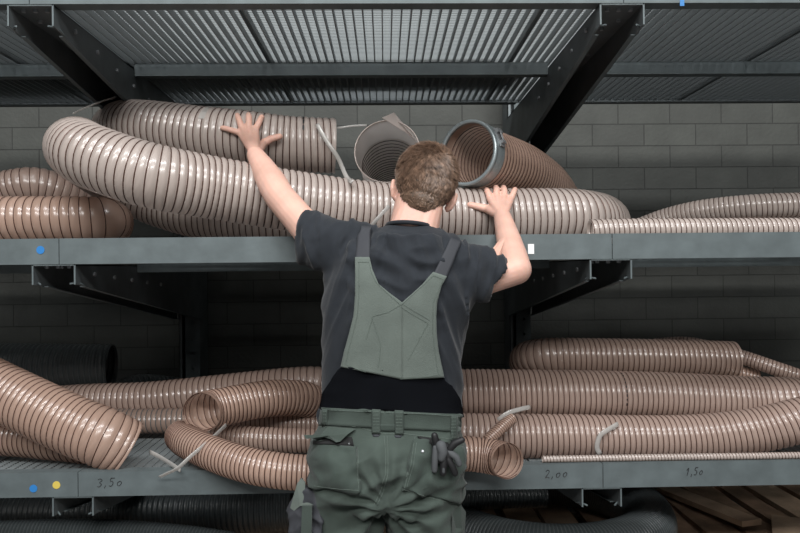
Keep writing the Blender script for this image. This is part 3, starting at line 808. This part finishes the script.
# --- T-shirt
sh = MB()
srow = [(225.5, 386, 434, 2.0, 0.066), (229.5, 382, 440, 2.0, 0.072), (233, 372, 446, 2.0, 0.085), (238, 355, 456, 2.0, 0.098), (247, 336, 470, 2.0, 0.112), (260, 326, 482, 1.998, 0.124), (278, 322, 482, 1.995, 0.132), (300, 324, 474, 1.993, 0.132),
        (330, 325, 466, 1.995, 0.125), (360, 324, 462, 1.998, 0.120), (390, 323, 460.5, 2.0, 0.118), (425, 322, 461, 2.0, 0.118)]
sh.capsule([P(398, 246, 1.99), P(372, 246, 1.995), P(350, 245, 1.995), P(328, 242, 2.01)], [0.052, 0.054, 0.060, 0.066], 20)
sh.capsule([P(424, 249, 1.99), P(445, 257, 1.995), P(466, 268, 1.995)], [0.050, 0.052, 0.062], 20)
sh.loft([ellrow(*t) for t in srow], 48)
dL = (P(304, 229, 2.075) - P(345, 246, 1.99))
def sleeve(c0, r0, c1, a, r1, cmid=None, rm=None):
    """a: world vector across the cuff"""
    a = a.normalized(); ax = (c1 - c0).normalized(); b = ax.cross(a).normalized()
    rg = [(c0, a * r0, b * r0)]
    if cmid: rg.append((cmid, a * rm, b * rm))
    rg += [(c1, a * r1, b * r1 * 0.92)]
    sh.loft(rg, 32)
cL = P(309, 237, 2.055); aL = P(314, 212, 2.06) - P(306, 261, 2.06)
sleeve(P(352, 258, 1.995), 0.084, cL, aL, 0.070, P(328, 245, 2.02), 0.080)
cR = P(496.5, 281, 1.985); aR = P(507, 261, 1.985) - P(486, 301, 1.985)
sleeve(P(448, 266, 1.995), 0.080, cR, aR, 0.066, P(473, 275, 1.992), 0.075)
V, N, F = remesh(sh, 'shirt', 0.0055, 8, 0.5)
# open the cuffs: push the end caps inwards
def hollow(V, c, ax, r, depth):
    ax = ax.normalized()
    c = np.array(c); ax = np.array(ax)
    d = V - c; t = d @ ax; rad = np.linalg.norm(d - t[:, None] * ax, axis=1)
    m_ = (t > -0.012) & (rad < r)
    V[m_] -= ax[None, :] * ((1 - (rad[m_] / r) ** 6) * depth)[:, None]
hollow(V, cL, cL - P(328, 245, 2.02), 0.062, 0.035)
hollow(V, cR, cR - P(473, 275, 1.992), 0.060, 0.035)
def shirt_fold(p):
    x, y, z = p
    top = max(0, min(1, (z - 1.25) / 0.2))
    # soft hanging folds down the flanks, pulled towards the raised arms
    s = (x - 0.0)
    u = x * 1.0 - (1.55 - z) * (0.35 if s > 0 else -0.35)
    h = ridge(u * 17, y * 6, z * 3.5, 1.7) * 0.009 + ridge(u * 38, y * 6, z * 6, 5.7) * 0.004
    h += ridge(x * 9, y * 5, z * 24 + math.sin(x * 12) * 1.2, 8.1) * 0.010 * top * (1 if abs(x - 0.03) < 0.13 else 0.15)
    if abs(x - 0.02) > 0.20:    # sleeves: folds running across
        w = (x + z * 0.35) if x < 0 else (x - z * 0.25)
        h += ridge(w * 30, y * 5, z * 5, 4.0) * 0.009
    if z > 1.52 and abs(x - 0.07) < 0.09: h *= 0.4
    return h - 0.003
smooth_bvh = BVHTree.FromPolygons([Vector(v) for v in V], F)
V = folds(V, N, shirt_fold)
# keep the covered skin inside the shirt
me_b = man.children[0].data
_sb = BVHTree.FromPolygons([Vector(v) for v in V], F)
axL = (cL - P(328, 245, 2.02)).normalized(); axR = (cR - P(473, 275, 1.992)).normalized(); zc_ = P(411, 231, 2.0).z
mo = man.location
for v in me_b.vertices:
    w_ = v.co + mo
    if w_.z > zc_ or w_.z < 1.1 or (w_ - cL).dot(axL) > -0.004 or (w_ - cR).dot(axR) > -0.004: continue
    if w_.y > 2.2: continue
    loc, nor, idx, dist = _sb.find_nearest(w_)
    sd_ = (w_ - loc).dot(nor)
    if sd_ > -0.006 and dist < 0.08:
        v.co = loc - nor * 0.007 - mo
shirt = mk('t_shirt', V, F, M_SHIRT, man, smooth=True)
shirt_bvh = BVHTree.FromPolygons([Vector(v) for v in V], F)
# collar rib
# --- trousers
tr = MB()
trow = [(404, 324, 460, 2.0, 0.120), (412, 322.5, 461, 2.0, 0.124), (425, 319, 462, 1.998, 0.130), (440, 315, 461, 1.992, 0.140), (458, 312, 460, 1.985, 0.150), (478, 312, 460, 1.988, 0.148), (498, 315, 462, 1.995, 0.132)]
tr.loft([ellrow(*t) for t in trow], 48)
tr.loft([(Vector(c), (rx, 0, 0), (0, ry, 0)) for c, rx, ry in [((-0.118, 1.995, 0.86), 0.090, 0.125), ((-0.120, 1.995, 0.76), 0.102, 0.112), ((-0.124, 1.99, 0.68), 0.095, 0.102), ((-0.135, 1.99, 0.50), 0.080, 0.085), ((-0.14, 1.98, 0.30), 0.075, 0.08), ((-0.145, 1.965, 0.09), 0.07, 0.08)]], 32)
tr.loft([(Vector(c), (rx, 0, 0), (0, ry, 0)) for c, rx, ry in [((0.093, 1.99, 0.86), 0.108, 0.128), ((0.092, 1.995, 0.76), 0.112, 0.118), ((0.098, 2.0, 0.68), 0.106, 0.108), ((0.12, 2.02, 0.50), 0.085, 0.088), ((0.13, 2.01, 0.30), 0.077, 0.082), ((0.135, 1.995, 0.09), 0.07, 0.08)]], 32)
V, N, F = remesh(tr, 'trousers', 0.006, 6, 0.5)
def tr_fold(p):
    x, y, z = p
    if z > 1.0: return 0.0
    k = min(1, (1.0 - z) / 0.07)
    h = ridge(x * 7 + z * 5, y * 4, z * 15 - x * 6, 3.3) * 0.012
    h += ridge(x * 12 - z * 12, y * 5, z * 8, 6.6) * 0.008
    h -= 0.010 * math.exp(-((x - 0.0) / 0.014) ** 2) * (1 if y < 2.0 else 0)        # seam between the cheeks
    # creases fanning out from the crotch
    dx, dz = x - 0.0, z - 0.80
    an = math.atan2(dz, abs(dx) + 1e-6); rr = math.hypot(dx, dz)
    h += math.sin(an * 13 + noise.noise(Vector((x * 6, z * 6, 0))) * 3) * 0.008 * math.exp(-((rr - 0.09) / 0.07) ** 2)
    h += noise.noise(Vector((x * 14, y * 6, z * 30))) * 0.004 * (1 if z < 0.78 else 0.3)
    return h * k
V = folds(V, N, tr_fold)
trousers = mk('trousers', V, F, M_GREEN, man, smooth=True)
tr_bvh = BVHTree.FromPolygons([Vector(v) for v in V], F)

def hit(px, py, bvhs):
    d = ray(px, py); best = None
    for b in bvhs:
        loc, nor, idx, dist = b.ray_cast(CAM, d)
        if loc is not None and (best is None or dist < best[2]):
            if nor.dot(d) > 0: nor = -nor
            best = (loc, nor, dist)
    if best is None:
        for b in bvhs:
            q = CAM + d * 1.95
            loc, nor, idx, dist = b.find_nearest(q)
            if loc is not None and (best is None or dist < best[2]): best = (loc, nor if nor.dot(d) < 0 else -nor, dist)
    return best[0], best[1]
BV = [shirt_bvh, tr_bvh]
def patch(name, rows, off, thick, m, parent=None, nu=24, step=2.2, bvhs=None, wave=0.0, bulge=0.0, ret=False, smoothk=1):
    """rows: (y_left, x_left, y_right, x_right) in pixels, top to bottom; laid onto the clothes with thickness"""
    bvhs = bvhs or BV
    R = []
    for (a, b) in zip(rows, rows[1:]):
        n = max(1, int(max(abs(b[0] - a[0]), abs(b[2] - a[2])) / step))
        for i in range(n): R.append([a[k] + (b[k] - a[k]) * i / n for k in range(4)])
    R.append(list(rows[-1]))
    nr = len(R); pos = []; nor = []
    for ri, (yl, xl, yr, xr) in enumerate(R):
        for j in range(nu + 1):
            t = j / nu
            l, n_ = hit(xl + (xr - xl) * t, yl + (yr - yl) * t, bvhs)
            pos.append(l); nor.append(n_)
    d = nu + 1
    A_ = np.array([list(v) for v in pos]).reshape(nr, d, 3); N_ = np.array([list(v) for v in nor]).reshape(nr, d, 3)
    for _ in range(smoothk * 4):   # relax so the cloth bridges the folds beneath
        B2 = A_.copy()
        B2[1:-1, 1:-1] = (A_[:-2, 1:-1] + A_[2:, 1:-1] + A_[1:-1, :-2] + A_[1:-1, 2:]) / 4
        B2[1:-1, 0] = (A_[:-2, 0] + A_[2:, 0]) / 2; B2[1:-1, -1] = (A_[:-2, -1] + A_[2:, -1]) / 2
        A_[..., 1] = np.minimum(B2[..., 1], A_[..., 1] + 0.002)
        N2 = N_.copy(); N2[1:-1, 1:-1] = (N_[:-2, 1:-1] + N_[2:, 1:-1] + N_[1:-1, :-2] + N_[1:-1, 2:]) / 4; N_ = N2
    N_ /= np.linalg.norm(N_, axis=2, keepdims=True)
    top = A_ + N_ * off
    if bulge:
        iu = np.sin(np.linspace(0, PI, d))[None, :]; iv = np.sin(np.linspace(0.25, PI, nr))[:, None]
        top = top + N_ * (bulge * (iu * iv) ** 0.7)[..., None]
    if wave:
        for i in range(nr):
            for j in range(d):
                p = top[i, j]; top[i, j] += N_[i, j] * (ridge(p[0] * 16 + p[2] * 9, 0, p[2] * 20 - p[0] * 8, 5.0) * wave)
    bot = top - N_ * (thick + bulge)
    V = np.concatenate([top.reshape(-1, 3), bot.reshape(-1, 3)]); K = nr * d; F = []
    for i in range(nr - 1):
        for j in range(nu):
            a = i * d + j
            F.append((a, a + d, a + d + 1, a + 1)); F.append((K + a, K + a + 1, K + a + d + 1, K + a + d))
    for i in range(nr - 1):
        for a, b in ((i * d, (i + 1) * d), ((i + 1) * d + nu, i * d + nu)): F.append((a, K + a, K + b, b))
    for j in range(nu):
        a, b = j, j + 1; F.append((b, K + b, K + a, a))
        a, b = (nr - 1) * d + j, (nr - 1) * d + j + 1; F.append((a, K + a, K + b, b))
    if ret: return V, F
    o = mk(name, V, F, m, parent or man)
    o.data.polygons.foreach_set('use_smooth', [True] * (2 * (nr - 1) * nu) + [False] * (len(F) - 2 * (nr - 1) * nu))
    return o
def seam(lines, off, m=None, r=0.0007, parent=None, name='stitching', dash=True, bvhs=None):
    mb = MB(); b = bvhs or BV
    for ln in lines:
        pts = []
        for (x0, y0), (x1, y1) in zip(ln, ln[1:]):
            n = max(1, int(math.hypot(x1 - x0, y1 - y0) / 1.3))
            for i in range(n): pts.append((x0 + (x1 - x0) * i / n, y0 + (y1 - y0) * i / n))
        pts.append(ln[-1])
        W = []
        for q in pts:
            l, n_ = hit(q[0], q[1], b); W.append(l + n_ * off)
        if dash:
            for a, c in zip(W[:-1], W[1:]):
                if (c - a).length < 0.03: mb.tube([a, a.lerp(c, 0.7)], r, 5)
        else: mb.tube(W, r, 6)
    return mb.build(name, m or M_STITCH, parent or man)

def bvh_of(o):
    off = o.parent.location if o.parent else Vector()
    return BVHTree.FromPolygons([v.co + off for v in o.data.vertices], [tuple(p.vertices) for p in o.data.polygons])

# black elastic back panel, then the bib over it
el = patch('elastic_back_panel', [(366, 345, 376, 442), (378, 334, 386, 449.5), (392, 325.5, 399, 457), (409, 322.5, 417, 461)], 0.010, 0.004, M_ELASTIC, nu=40, smoothk=3)
BV.append(bvh_of(el))
st1 = patch('shoulder_strap', [(229.5, 361, 230.5, 371.5), (240, 359, 241, 371), (262, 356.5, 262, 370.5)], 0.014, 0.008, M_STRAPCLOTH, nu=6, smoothk=3, bvhs=[smooth_bvh])
st2 = patch('shoulder_strap', [(241, 449, 245, 459), (252, 444, 256, 454.5), (275, 432.5, 279, 444.5)], 0.014, 0.008, M_STRAPCLOTH, nu=6, smoothk=3, bvhs=[smooth_bvh])
BV += [bvh_of(st1), bvh_of(st2)]
# bib: left wing, right wing and body share one mesh
Va, Fa = patch('', [(259, 357, 259, 370.5), (270, 357, 270, 373), (284, 357, 284, 379), (294, 357, 294, 391), (302, 356.5, 302, 402), (315, 355.5, 315, 402), (332, 351.5, 332, 402), (350, 346.8, 350, 402), (366, 343.5, 378.3, 402)], 0.016, 0.008, None, nu=22, ret=True, smoothk=2, bvhs=[smooth_bvh])
Vb, Fb = patch('', [(273, 432, 277, 445), (284, 422, 285, 440), (294, 411.5, 294, 437.5), (302, 402, 302, 435.5), (315, 402, 315, 434.5), (332, 402, 332, 434.8), (350, 402, 350, 436.5), (378.3, 402, 376.5, 441.5)], 0.016, 0.008, None, nu=16, ret=True, smoothk=2, bvhs=[smooth_bvh])
bb_ = MB().add(Va, Fa).add(Vb, Fb)
bib = bb_.build('bib_back', M_GREEN_L, man, smooth=True)
bib_bvh = bvh_of(bib)
BB2 = [bib_bvh]
seam([[(359, 262), (359, 296), (357.5, 315), (350, 345), (345.5, 364)], [(369, 262), (371, 271), (376, 282), (386, 292), (401, 305), (413, 294), (424, 284), (434, 275)],
      [(443, 279), (437, 292), (433, 303), (432.5, 330), (434.5, 350), (438, 373)],
      [(400, 305), (388, 312), (373, 316), (366, 340)], [(400, 306), (412, 314), (428, 323), (421, 336), (408, 360)], [(403, 304), (416, 312), (430, 320)],
      [(372, 317), (381, 345), (378, 368)], [(346, 364), (362, 371), (381, 376), (400, 379), (425, 377), (440, 374)], [(358, 262), (369, 262)], [(433, 275.5), (443, 279)]], 0.0012, parent=bib, bvhs=BB2, r=0.0006)
# waistband
wb = patch('waistband', [(407.5, 322.5, 414.5, 461.5), (412, 321.5, 419, 462), (425, 319, 432, 462)], 0.005, 0.004, M_GREEN, nu=48, smoothk=4)
BV.append(bvh_of(wb))
seam([[(323, 409.5), (350, 411), (385, 412.5), (420, 413.5), (460, 416.5)], [(320, 427), (355, 426.5), (372, 431), (385, 434), (405, 434), (430, 437), (460, 440)]], 0.001, parent=wb)
for (x0, x1, y0, y1) in ((322.5, 328, 408.5, 425), (372, 380.5, 409, 433.5), (395, 403.5, 410, 434.5), (450.5, 457, 415, 440)):
    lp = patch('belt_loop', [(y0, x0, y0 + 0.5, x1), ((y0 + y1) / 2, x0, (y0 + y1) / 2, x1), (y1, x0, y1 + 0.5, x1)], 0.005, 0.003, M_GREEN, nu=5, bulge=0.002, step=3)
    b_ = bvh_of(lp)
    seam([[(x0 + 1, y0 + 3 + k * 3.2), (x1 - 1, y0 + 3 + k * 3.2)] for k in range(int((y1 - y0 - 4) / 3.2) + 1)], 0.0008, parent=lp, bvhs=[b_], r=0.0006)
patch('belt_tab', [(424, 379, 424.5, 396), (431, 379, 431.5, 396)], 0.004, 0.003, M_GREEN_D, nu=6)
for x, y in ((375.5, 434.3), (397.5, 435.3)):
    patch('loop_shadow_gap', [(y, x - 3.5, y, x + 5), (y + 2.5, x - 2, y + 2.5, x + 3)], 0.001, 0.002, M_STRAPCLOTH, nu=3).name = 'loop_shade_patch'  # dark patch standing in for the shade under the belt loop
# seams of the seat
seam([[(384, 436), (385.5, 455), (385, 475), (380, 492), (374, 505)], [(387, 436), (388.3, 455), (387.8, 475), (383, 492), (377, 505)],
      [(358, 447), (359, 470), (360, 496)], [(415, 437), (409, 468), (403, 490)], ], 0.0012)
# left pocket with flap
pk = patch('hip_pocket', [(440, 314, 447, 357.5), (455, 311.5, 458, 358), (475, 311, 478, 359), (487, 311.5, 492, 360.5)], 0.006, 0.006, M_GREEN_D, nu=26, bulge=0.010, wave=0.008, smoothk=2)
BV.append(bvh_of(pk))
seam([[(314.5, 486), (340, 489), (359, 490.5)], [(356.5, 449), (357.5, 475), (358.8, 489)]], 0.001, parent=pk)
# flap: stands off at its left corner
fl = MB()
fo = [(309, 432.5), (316, 428), (330, 427), (343, 428), (356.5, 429), (350, 435), (342, 441), (337.5, 445.5), (333, 441), (322, 438), (311, 436.5)]
front = []
for i, (x, y) in enumerate(fo):
    l, n_ = hit(x, y, BV)
    if x < 312: l = P(x - 2.5, y + 1, l.y if l.y < 1.97 else 1.93); n_ = Vector((-0.3, -0.95, 0))
    front.append(l + n_ * (0.008 if y < 431 else 0.018))
back = [p + Vector((0, 0.003, 0)) for p in front]
cfr = sum(front, Vector()) / len(front) + Vector((0, -0.004, 0))
n = len(front)
fl.add(front + [cfr] + back + [cfr + Vector((0, 0.003, 0))], [(i, (i + 1) % n, n) for i in range(n)] + [(n + 1 + (i + 1) % n, n + 1 + i, 2 * n + 1) for i in range(n)] + [(i, n + 1 + i, n + 1 + (i + 1) % n, (i + 1) % n) for i in range(n)])
flap = fl.build('pocket_flap', M_GREEN, man)
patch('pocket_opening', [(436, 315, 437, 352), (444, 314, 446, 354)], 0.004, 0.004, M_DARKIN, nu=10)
# right pocket
pk2 = patch('hip_pocket', [(440, 413, 447, 461), (455, 411, 460, 463), (475, 407, 482, 462.5), (490, 402, 503, 459)], 0.006, 0.006, M_GREEN_D, nu=26, bulge=0.010, wave=0.008, smoothk=2)
BV.append(bvh_of(pk2))
seam([[(414, 443), (411, 465), (404.5, 488)], [(403, 489), (430, 498), (457, 504)], [(416.5, 443), (413.5, 465), (407, 487)]], 0.001, parent=pk2)
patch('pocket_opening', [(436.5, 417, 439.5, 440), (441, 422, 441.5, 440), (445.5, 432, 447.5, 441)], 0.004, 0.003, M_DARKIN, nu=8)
for x, y in ((422.5, 451.5), (349.5, 443)):
    l, n_ = hit(x, y, BV); MB().tube([l + n_ * 0.0005, l + n_ * 0.004], [0.0045, 0.003], 14).build('snap_button', M_BOLT, man, smooth=False)
# holster pocket hanging at the left thigh
hp = MB()
a, b, c, d_ = P(303, 484, 1.93), P(316, 482, 1.90), P(318, 560, 1.90), P(288, 560, 1.95)
hp.prism([P(300, 482, 1.93), P(304, 489, 1.925), P(315, 493, 1.90), P(322, 520, 1.885), P(322, 560, 1.88), P(290, 560, 1.94), P(289, 515, 1.94), P(284, 512, 1.95), P(295, 497, 1.94)],
         [p + Vector((0, 0.045, 0)) for p in (P(300, 482, 1.93), P(304, 489, 1.925), P(315, 493, 1.90), P(322, 520, 1.885), P(322, 560, 1.88), P(290, 560, 1.94), P(289, 515, 1.94), P(284, 512, 1.95), P(295, 497, 1.94))])
_V, _N, _F = remesh(hp, 'h', 0.004, 8); _V = folds(_V, _N, lambda p: ridge(p[0] * 20, p[1] * 10, p[2] * 25, 2.0) * 0.005); hpo = mk('holster_pocket', _V, _F, M_STRAPCLOTH, man, smooth=True)
MB().prism([P(297, 484, 1.925), P(301, 479, 1.925), P(305, 483, 1.922), P(305, 500, 1.918), P(314, 505, 1.895), P(300, 506, 1.92), P(294, 511, 1.93), P(290, 508, 1.935)],
           [p + Vector((0, 0.01, 0)) for p in (P(297, 484, 1.925), P(301, 479, 1.925), P(305, 483, 1.922), P(305, 500, 1.918), P(314, 505, 1.895), P(300, 506, 1.92), P(294, 511, 1.93), P(290, 508, 1.935))]).build('holster_flap', M_GREEN_L, hpo)
MB().prism([P(302, 506, 1.905), P(312, 506, 1.885), P(311, 560, 1.875), P(300, 560, 1.90)], [p + Vector((0, 0.01, 0)) for p in (P(302, 506, 1.905), P(312, 506, 1.885), P(311, 560, 1.875), P(300, 560, 1.90))]).build('holster_panel', M_GREEN_D, hpo)
# right thigh pocket edge
MB().prism([P(452, 510, 1.90), P(461, 505, 1.92), P(466, 512, 1.95), P(463, 560, 1.95), P(453, 560, 1.88)], [p + Vector((0, 0.03, 0)) for p in (P(452, 510, 1.90), P(461, 505, 1.92), P(464, 512, 1.95), P(462, 560, 1.95), P(453, 560, 1.88))]).build('thigh_pocket', M_GREEN_D, man)
# boots
for x, y in ((-0.145, 1.96), (0.135, 1.99)):
    bt = MB()
    bt.loft([(Vector((x, y + 0.0, 0.20)), (0.06, 0, 0), (0, 0.068, 0)), (Vector((x, y, 0.12)), (0.056, 0, 0), (0, 0.065, 0)), (Vector((x, y + 0.03, 0.075)), (0.055, 0, 0), (0, 0.10, 0)), (Vector((x, y + 0.075, 0.05)), (0.055, 0, 0), (0, 0.145, 0)), (Vector((x, y + 0.075, 0.02)), (0.056, 0, 0), (0, 0.15, 0))], 28)
    bo = bt.build('boot', M_LEATHER, man, smooth=True)
    MB().loft([(Vector((x, y + 0.075, 0.025)), (0.060, 0, 0), (0, 0.155, 0)), (Vector((x, y + 0.075, 0.0)), (0.060, 0, 0), (0, 0.155, 0))], 28).build('sole', M_DARKIN, bo)
# collar
cr = MB(); cp = []
for k in range(48):
    t = 2 * PI * k / 48
    cp.append(P(410.5, 227.5, 1.999) + Vector((0.0665 * math.cos(t), 0.0655 * math.sin(t), -0.010 * math.sin(t) - 0.006 * math.cos(t))))
cp.append(cp[0])
cr.tube(cp, 0.0065, 8); cr.build('collar', M_SHIRT, man, smooth=True)

# --- gloves in the right pocket (a thing held by the pocket)
g0 = P(441, 452, 1.80)
gl = empty('work_glove', g0); tag(gl, 'pair of black and grey work gloves tucked in the right hip pocket', 'gloves')
def gfin(pts, r, m, nm='finger'):
    MB().capsule([P(*p) for p in pts], r, 12).build(nm, m, gl, smooth=True)
YG = hit(440, 455, BV)[0].y - 0.022
MB().loft([(P(440, 443, YG + 0.01), (0.022, 0, 0), (0, 0.010, 0)), (P(442, 452, YG), (0.026, 0, 0), (0, 0.013, 0)), (P(444, 460, YG), (0.024, 0, 0), (0, 0.012, 0)), (P(446, 466, YG), (0.012, 0, 0), (0, 0.008, 0))], 20).build('glove_palm', M_GLOVE, gl, smooth=True)
gfin([(437, 446, YG), (435, 438, YG - 0.004), (434.5, 435.5, YG - 0.004)], [0.010, 0.0095, 0.0085], M_GLOVE)
gfin([(436, 448, YG - 0.006), (435, 460, YG - 0.008), (434.5, 470, YG - 0.006)], [0.009, 0.009, 0.008], M_GLOVE_G)
gfin([(441, 446, YG - 0.012), (443, 452, YG - 0.016), (441.5, 458, YG - 0.014)], [0.014, 0.013, 0.010], M_GLOVE_G)
gfin([(444, 456, YG - 0.006), (443.5, 466, YG - 0.01), (443, 473, YG - 0.006)], [0.010, 0.0095, 0.009], M_GLOVE)
gfin([(447, 458, YG - 0.002), (452, 466, YG - 0.004), (455, 473, YG)], [0.010, 0.0095, 0.009], M_GLOVE)
gfin([(449, 452, YG - 0.002), (456, 457, YG - 0.006), (459, 464, YG - 0.002)], [0.009, 0.009, 0.008], M_GLOVE_G)
gfin([(449, 450, YG), (455, 443, YG - 0.004), (462, 440, YG - 0.006)], [0.009, 0.010, 0.008], M_GLOVE)
MB().capsule([P(443.5, 468, YG - 0.015), P(443.5, 472, YG - 0.014)], [0.004, 0.004]).build('glove_mark', M_GLOVE_G, gl, smooth=True)

# --- hair: short strands over a cap
hc = MB()
hc.ellipsoid(hl(0, -0.002, 0.016), 0.086, 0.101, 0.092, tilt, 40, 26)
hc.ellipsoid(hl(0, -0.026, -0.006), 0.084, 0.0755, 0.089, tilt, 40, 26)
hc.ellipsoid(hl(-0.003, -0.028, -0.066), 0.064, 0.060, 0.060, tilt, 40, 26)
V, N, F = remesh(hc, 'hair', 0.004, 3, 0.5)
Ti = tilt.inverted(); HCa = np.array(HC); TiA = np.array(Ti)
LOC = (V - HCa) @ TiA.T
def hairline(l):
    x, y, z = l
    ax_ = abs(x)
    if y > 0.03: return z > 0.045 + 0.2 * (y - 0.03)
    if y > -0.012: return z > -0.014 + (y + 0.012) * 0.8
    lim = -0.118 + 0.030 * min(1, ax_ / 0.05) ** 2
    if ax_ > 0.056: lim = -0.088 + (ax_ - 0.056) * 2.2
    lim += 0.004 * noise.noise(Vector((x * 120, z * 30, 0)))
    return z > lim
keep = [hairline(l) for l in LOC]
for i in range(len(V)):
    l = LOC[i]; sh_ = 0.0015 * noise.noise(Vector(V[i]) * 90) + 0.001 * noise.noise(Vector((V[i][0] * 200, V[i][1] * 200, V[i][2] * 60)))
    low = min(1, max(0, (l[2] + 0.12) / 0.05))
    V[i] = V[i] + N[i] * (sh_ - 0.006 * (1 - low) - 0.0008)
F2 = [f for f in F if all(keep[i] for i in f)]
used = sorted({i for f in F2 for i in f}); mp = {u: k for k, u in enumerate(used)}
hair = mk('hair', V[used], [tuple(mp[i] for i in f) for f in F2], M_HAIR, man, smooth=True)
rnd = random.Random(4); SV = []; SF = []
whorl = np.array([0.020, -0.060, 0.055])
cands = [u for u in used]
for q in range(15000):
    i = rnd.choice(cands); l = LOC[i]; nrm = Vector(Ti @ Vector(N[i]))
    z = l[2]
    Lh = 0.004 + 0.019 * max(0, min(1, (z + 0.07) / 0.10))
    # flow away from the whorl, downwards at the sides, up and forward on top
    away = Vector((l[0] - whorl[0], l[1] - whorl[1], l[2] - whorl[2]))
    sw = nrm.cross(away)
    fl_ = away.normalized() * 1.0 + sw.normalized() * 0.55 if away.length > 1e-4 else Vector((0, 0, 1))
    cl_ = noise.noise(Vector((l[0] * 45, l[1] * 45, l[2] * 45))) * 1.3
    fl_ = fl_ + nrm.cross(fl_) * cl_
    if z < 0.0: fl_ = fl_ * 0.6 + Vector((0, 0, -0.9))
    fl_ = (fl_ - nrm * fl_.dot(nrm))
    if fl_.length < 1e-5: continue
    fl_.normalize()
    fl_ = (fl_ + Vector((rnd.uniform(-.3, .3), rnd.uniform(-.3, .3), rnd.uniform(-.3, .3)))).normalized()
    lift = 0.42 if z > 0.02 else 0.28
    p0 = Vector(l) + Vector((rnd.uniform(-1, 1), rnd.uniform(-1, 1), rnd.uniform(-1, 1))) * 0.0015
    p0 = Ti @ (Vector(V[i]) - HC) + (p0 - Vector(l)) - nrm * 0.001
    p1 = p0 + (fl_ + nrm * lift).normalized() * Lh * 0.55
    p2 = p1 + (fl_ + nrm * (lift * 0.1)).normalized() * Lh * 0.6
    sd = fl_.cross(nrm).normalized() * rnd.uniform(0.0007, 0.0014)
    n0 = len(SV)
    for p, w_ in ((p0, 1.0), (p1, 0.9), (p2, 0.12)):
        for e in (sd * w_, -sd * w_ * 0.5 + nrm * 0.0006 * w_, -sd * w_ * 0.5 - nrm * 0.0006 * w_):
            SV.append(HC + tilt @ (p + e))
    for a in (0, 3):
        for k in range(3):
            k2 = (k + 1) % 3
            SF.append((n0 + a + k, n0 + a + k2, n0 + a + 3 + k2, n0 + a + 3 + k))
    SF.append((n0 + 6, n0 + 7, n0 + 8))
ho = mk('hair_strands', [tuple(v) for v in SV], SF, M_HAIRS, hair); ho['kind'] = 'stuff'


# ------------------------------------------------------------------ light
def area(name, loc, rot, sx, sy, power, col=(1, 1, 1)):
    ld = bpy.data.lights.new(name, 'AREA'); ld.shape = 'RECTANGLE'; ld.size = sx; ld.size_y = sy
    ld.energy = power; ld.color = col
    o = bpy.data.objects.new(name, ld); COL.objects.link(o); o.location = loc; o.rotation_euler = rot
    return o
area('aisle_lamp', (0.0, -1.3, 6.0), (math.radians(20), 0, 0), 7.0, 0.8, 430, (0.97, 0.985, 1.0))
area('aisle_lamp', (0.0, -3.6, 4.7), (math.radians(58), 0, 0), 6.0, 0.8, 420, (1.0, 0.99, 0.97))
area('grating_fill', (0.0, 1.5, 4.4), (0, 0, 0), 5.0, 0.4, 14, (0.93, 0.98, 1.0))  # added fill light, brightens the top shelf grating from above
w = bpy.data.worlds.new('world'); scene.world = w; w.use_nodes = True
w.node_tree.nodes['Background'].inputs[0].default_value = (0.75, 0.85, 0.9, 1)
w.node_tree.nodes['Background'].inputs[1].default_value = 0.08
scene.view_settings.view_transform = 'Standard'
scene.view_settings.look = 'None'
scene.view_settings.exposure = 0.0
scene.view_settings.gamma = 1
scene.view_settings.use_curve_mapping = False
